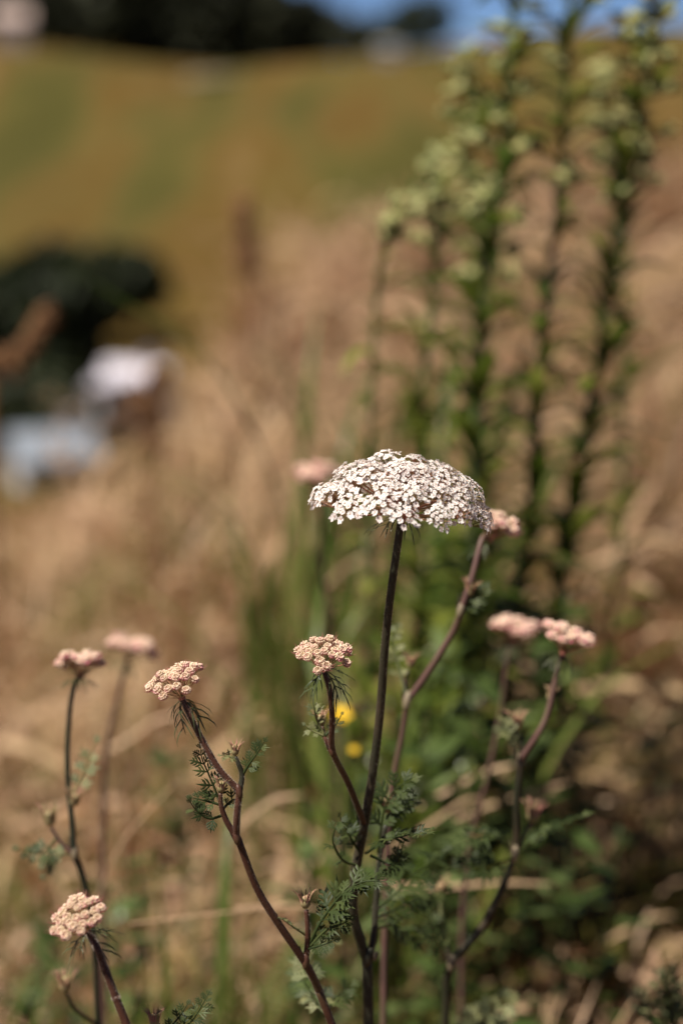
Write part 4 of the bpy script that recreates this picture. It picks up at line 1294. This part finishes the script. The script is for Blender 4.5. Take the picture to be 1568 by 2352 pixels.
def tree(x, y, h, rx, label, seed, n=1500, low=.18, group='trees in the valley'):
    g = np.random.default_rng(seed); r = random.Random(seed)
    z = gz(x, y) - .1
    t = thing('tree', (x, y, z), label, 'tree', group)
    top = Vector((x + r.uniform(-.3, .3), y, z + h * .75))
    mb = MB()
    base = Vector((x, y, z))
    mb.tube([p - base for p in spline([base, base.lerp(top, .5) + Vector((.2, .1, 0)), top], 4)], [h * .035 * (1 - .09 * i) for i in range(9)], 8)
    for k in range(7):
        a = k * 2.4; s = base.lerp(top, .35 + .08 * k) - base
        mb.tube([s, s + Vector((math.cos(a) * rx * .35, math.sin(a) * rx * .35, h * .10)), s + Vector((math.cos(a) * rx * .75, math.sin(a) * rx * .75, h * .17))], [h * .014, h * .009, h * .004], 5)
    link('trunk', mb.mesh('trunk', M_bark), t, Matrix.Translation(base))
    V, T = crown_quads(g, np.array([0, 0, h * (low + 1) / 2]), rx, rx, h * (1 - low) / 2, n, h * .055)
    F = np.arange(len(V)).reshape(-1, 4)
    link('crown', quads_mesh('crown', V, M_tree, T, faces=F), t, Matrix.Translation(base))


def at_y(px, y):
    """ground distance y -> x along the surveyed bearing"""
    return (px - 784) * PX * y / math.cos(math.radians(PITCH)) * .985


tree(at_y(105, 112), 112, 11.5, 3.6, 'round dark tree in the valley just above the white cottage roof', 1)
tree(at_y(-20, 106), 106, 11.0, 4.0, 'dark tree in the valley behind the leaning rusty spike', 2)
tree(at_y(45, 104), 104, 7.0, 3.2, 'squat dark tree in the valley in front of the taller ones', 3)
tree(at_y(240, 150), 150, 8.0, 3.0, 'low dark tree beside the white cottage', 4)
tree(at_y(320, 156), 156, 7.5, 2.8, 'small dark tree behind the white cottage', 5)
tree(at_y(120, 96), 96, 4.6, 2.4, 'olive green bush between the two cottages', 6, n=900, low=.02)
tree(at_y(230, 93), 93, 3.0, 2.0, 'small olive bush beside the blue roofed cottage', 7, n=800, low=.02)
tree(at_y(965, 395), 395, 11.5, 7.0, 'lone dark tree on the skyline beside the far wood', 8, group='trees on the skyline', low=.03)
tree(at_y(910, 405), 405, 8.5, 6.0, 'small dark tree between the wood and the skyline tree', 9, group='trees on the skyline', low=.03)
tree(at_y(1560, 60), 60, 5.2, 2.2, 'dark tree behind the outermost tall weed', 10, group='trees on the skyline', low=.05)
tree(at_y(1640, 62), 62, 7.5, 3.0, 'dark tree past the outermost tall weed', 11, group='trees on the skyline', low=.05)


def cottage(x, y, rot, w, dpt, h, rise, label, wall, roofm, name='cottage'):
    z = min(gz(x + i * w * .5, y + j * dpt * .5) for i in (-1, 1) for j in (-1, 1)) - .2
    M = Matrix.Translation((x, y, z)) @ Matrix.Rotation(rot, 4, 'Z')
    t = link(name, None, None, M)
    tag(t, label, 'house' if name == 'cottage' else 'shed')
    mb = MB()
    W2, D2 = w / 2, dpt / 2
    mb.box((-W2, -D2, 0), (W2, D2, h))
    mb.add([(-W2, -D2, h + .002), (-W2, D2, h + .002), (-W2, 0, h + rise), (W2, -D2, h + .002), (W2, D2, h + .002), (W2, 0, h + rise)], [(0, 2, 1), (3, 4, 5), (0, 3, 5, 2), (1, 2, 5, 4)])
    link('wall', mb.mesh('cottage_wall', wall, False), t, M)
    rb = MB()
    ov = .35
    k = rise / D2
    for s in (-1, 1):
        a = [(-W2 - ov, s * (D2 + ov), h - ov * k + .05), (W2 + ov, s * (D2 + ov), h - ov * k + .05), (W2 + ov, 0, h + rise + .05), (-W2 - ov, 0, h + rise + .05)]
        b = [(p[0], p[1], p[2] + .12) for p in a]
        rb.add(a + b, [(0, 1, 2, 3), (7, 6, 5, 4), (0, 4, 5, 1), (1, 5, 6, 2), (2, 6, 7, 3), (3, 7, 4, 0)])
    rf = link('roof', rb.mesh('cottage_roof', roofm, False), t, M)
    cb = MB(); cb.box((W2 * .45, -.3, h + rise * .6), (W2 * .45 + .55, .3, h + rise + .8))
    if name == 'cottage': link('chimney', cb.mesh('chimney', M_pinkwall, False), rf, M)
    for q in (-.62, .62) if name == 'cottage' else (.5,):
        fb = MB()
        x0 = q * W2
        for (lo, hi) in (((x0 - .55, -D2 - .06, h * .35), (x0 - .47, -D2 + .02, h * .8)), ((x0 + .47, -D2 - .06, h * .35), (x0 + .55, -D2 + .02, h * .8)),
                         ((x0 - .47, -D2 - .06, h * .35), (x0 + .47, -D2 + .02, h * .35 + .08)), ((x0 - .47, -D2 - .06, h * .8 - .08), (x0 + .47, -D2 + .02, h * .8))):
            fb.box(lo, hi)
        wd = link('window', fb.mesh('window_frame', M_white, False), t, M)
        pb = MB(); pb.box((x0 - .465, -D2 - .03, h * .35 + .085), (x0 + .465, -D2 + .01, h * .8 - .085))
        link('pane', pb.mesh('pane', M_glass, False), wd, M)
    db = MB(); db.box((-.45, -D2 - .05, .02), (.45, -D2 + .02, 2.05))
    dr = link('door', db.mesh('door', M_greytin, False), t, M)
    hb = MB(); hb.ell((.33, -D2 - .09, 1.0), .045, rings=4, seg=6)
    link('handle', hb.mesh('handle', M_glass), dr, M)
    return t


cottage(at_y(292, 119), 119, math.radians(-24), 5.4, 4.2, 2.8, 1.1, 'white cottage with a pale roof down in the valley', M_white, M_roof_white)
cottage(at_y(112, 84), 84, math.radians(20), 3.0, 2.6, 1.9, .9, 'white cottage with a blue grey roof half hidden by the grassy crest', M_white, M_roof_blue)
cottage(at_y(55, 372), 372, math.radians(10), 6.5, 5.5, 5.2, 2.0, 'pinkish house on the skyline at the end of the dark wood', M_pinkwall, M_pinkwall)
cottage(at_y(888, 372), 372, math.radians(-8), 3.4, 3.0, 2.6, .8, 'small grey shed on the skyline below the lone dark tree', M_greytin, M_greytin, name='shed')


def rock(x, y, s, label, seed):
    r = random.Random(seed)
    mb = MB()
    for k in range(4):
        c = Vector((r.uniform(-1, 1) * s[0] * .5, r.uniform(-1, 1) * s[1] * .5, s[2] * .25))
        b = len(mb.v)
        mb.ell(c, s[0] * r.uniform(.35, .6), ra=s[2] * r.uniform(.5, .8), rings=7, seg=10)
        for i in range(b, len(mb.v)):
            v = Vector(mb.v[i]); f = 1 + r.uniform(-.14, .14)
            mb.v[i] = tuple(c + (v - c) * f)
    tag(link('rock_outcrop', mb.mesh('rock_outcrop', M_rock, False), None, Matrix.Translation((x, y, gz(x, y)))), label, 'rock')


rock(at_y(480, 352), 352, (5, 4, 1.5), 'pale rock outcrop in the dip of the far hill', 3)
rock(at_y(530, 360), 360, (3.5, 3, 1.2), 'lower pale rock beside the outcrop in the far dip', 4)

# the dark wood along the far ridge
g = np.random.default_rng(5)
VV, TT = [], []
for k in range(330):
    px = g.uniform(-700, 880)
    y = g.uniform(408, 520)
    x = at_y(px, y)
    top = np.interp(px, [-700, 600, 700, 800, 880], [26, 22, 16, 11, 8.5])
    h = top * g.uniform(.75, 1.05)
    rx = h * g.uniform(.24, .34)
    v, t = crown_quads(g, np.array([x, y, gz(x, y) + h * .5]), rx, rx, h * .52, 190, h * .075)
    VV.append(v); TT.append(t)
V = np.concatenate(VV)
tag(link('forest', quads_mesh('forest', V, M_forest, np.concatenate(TT), faces=np.arange(len(V)).reshape(-1, 4))), 'dark wood covering the ridge behind the far pasture', 'wood', kind='stuff')
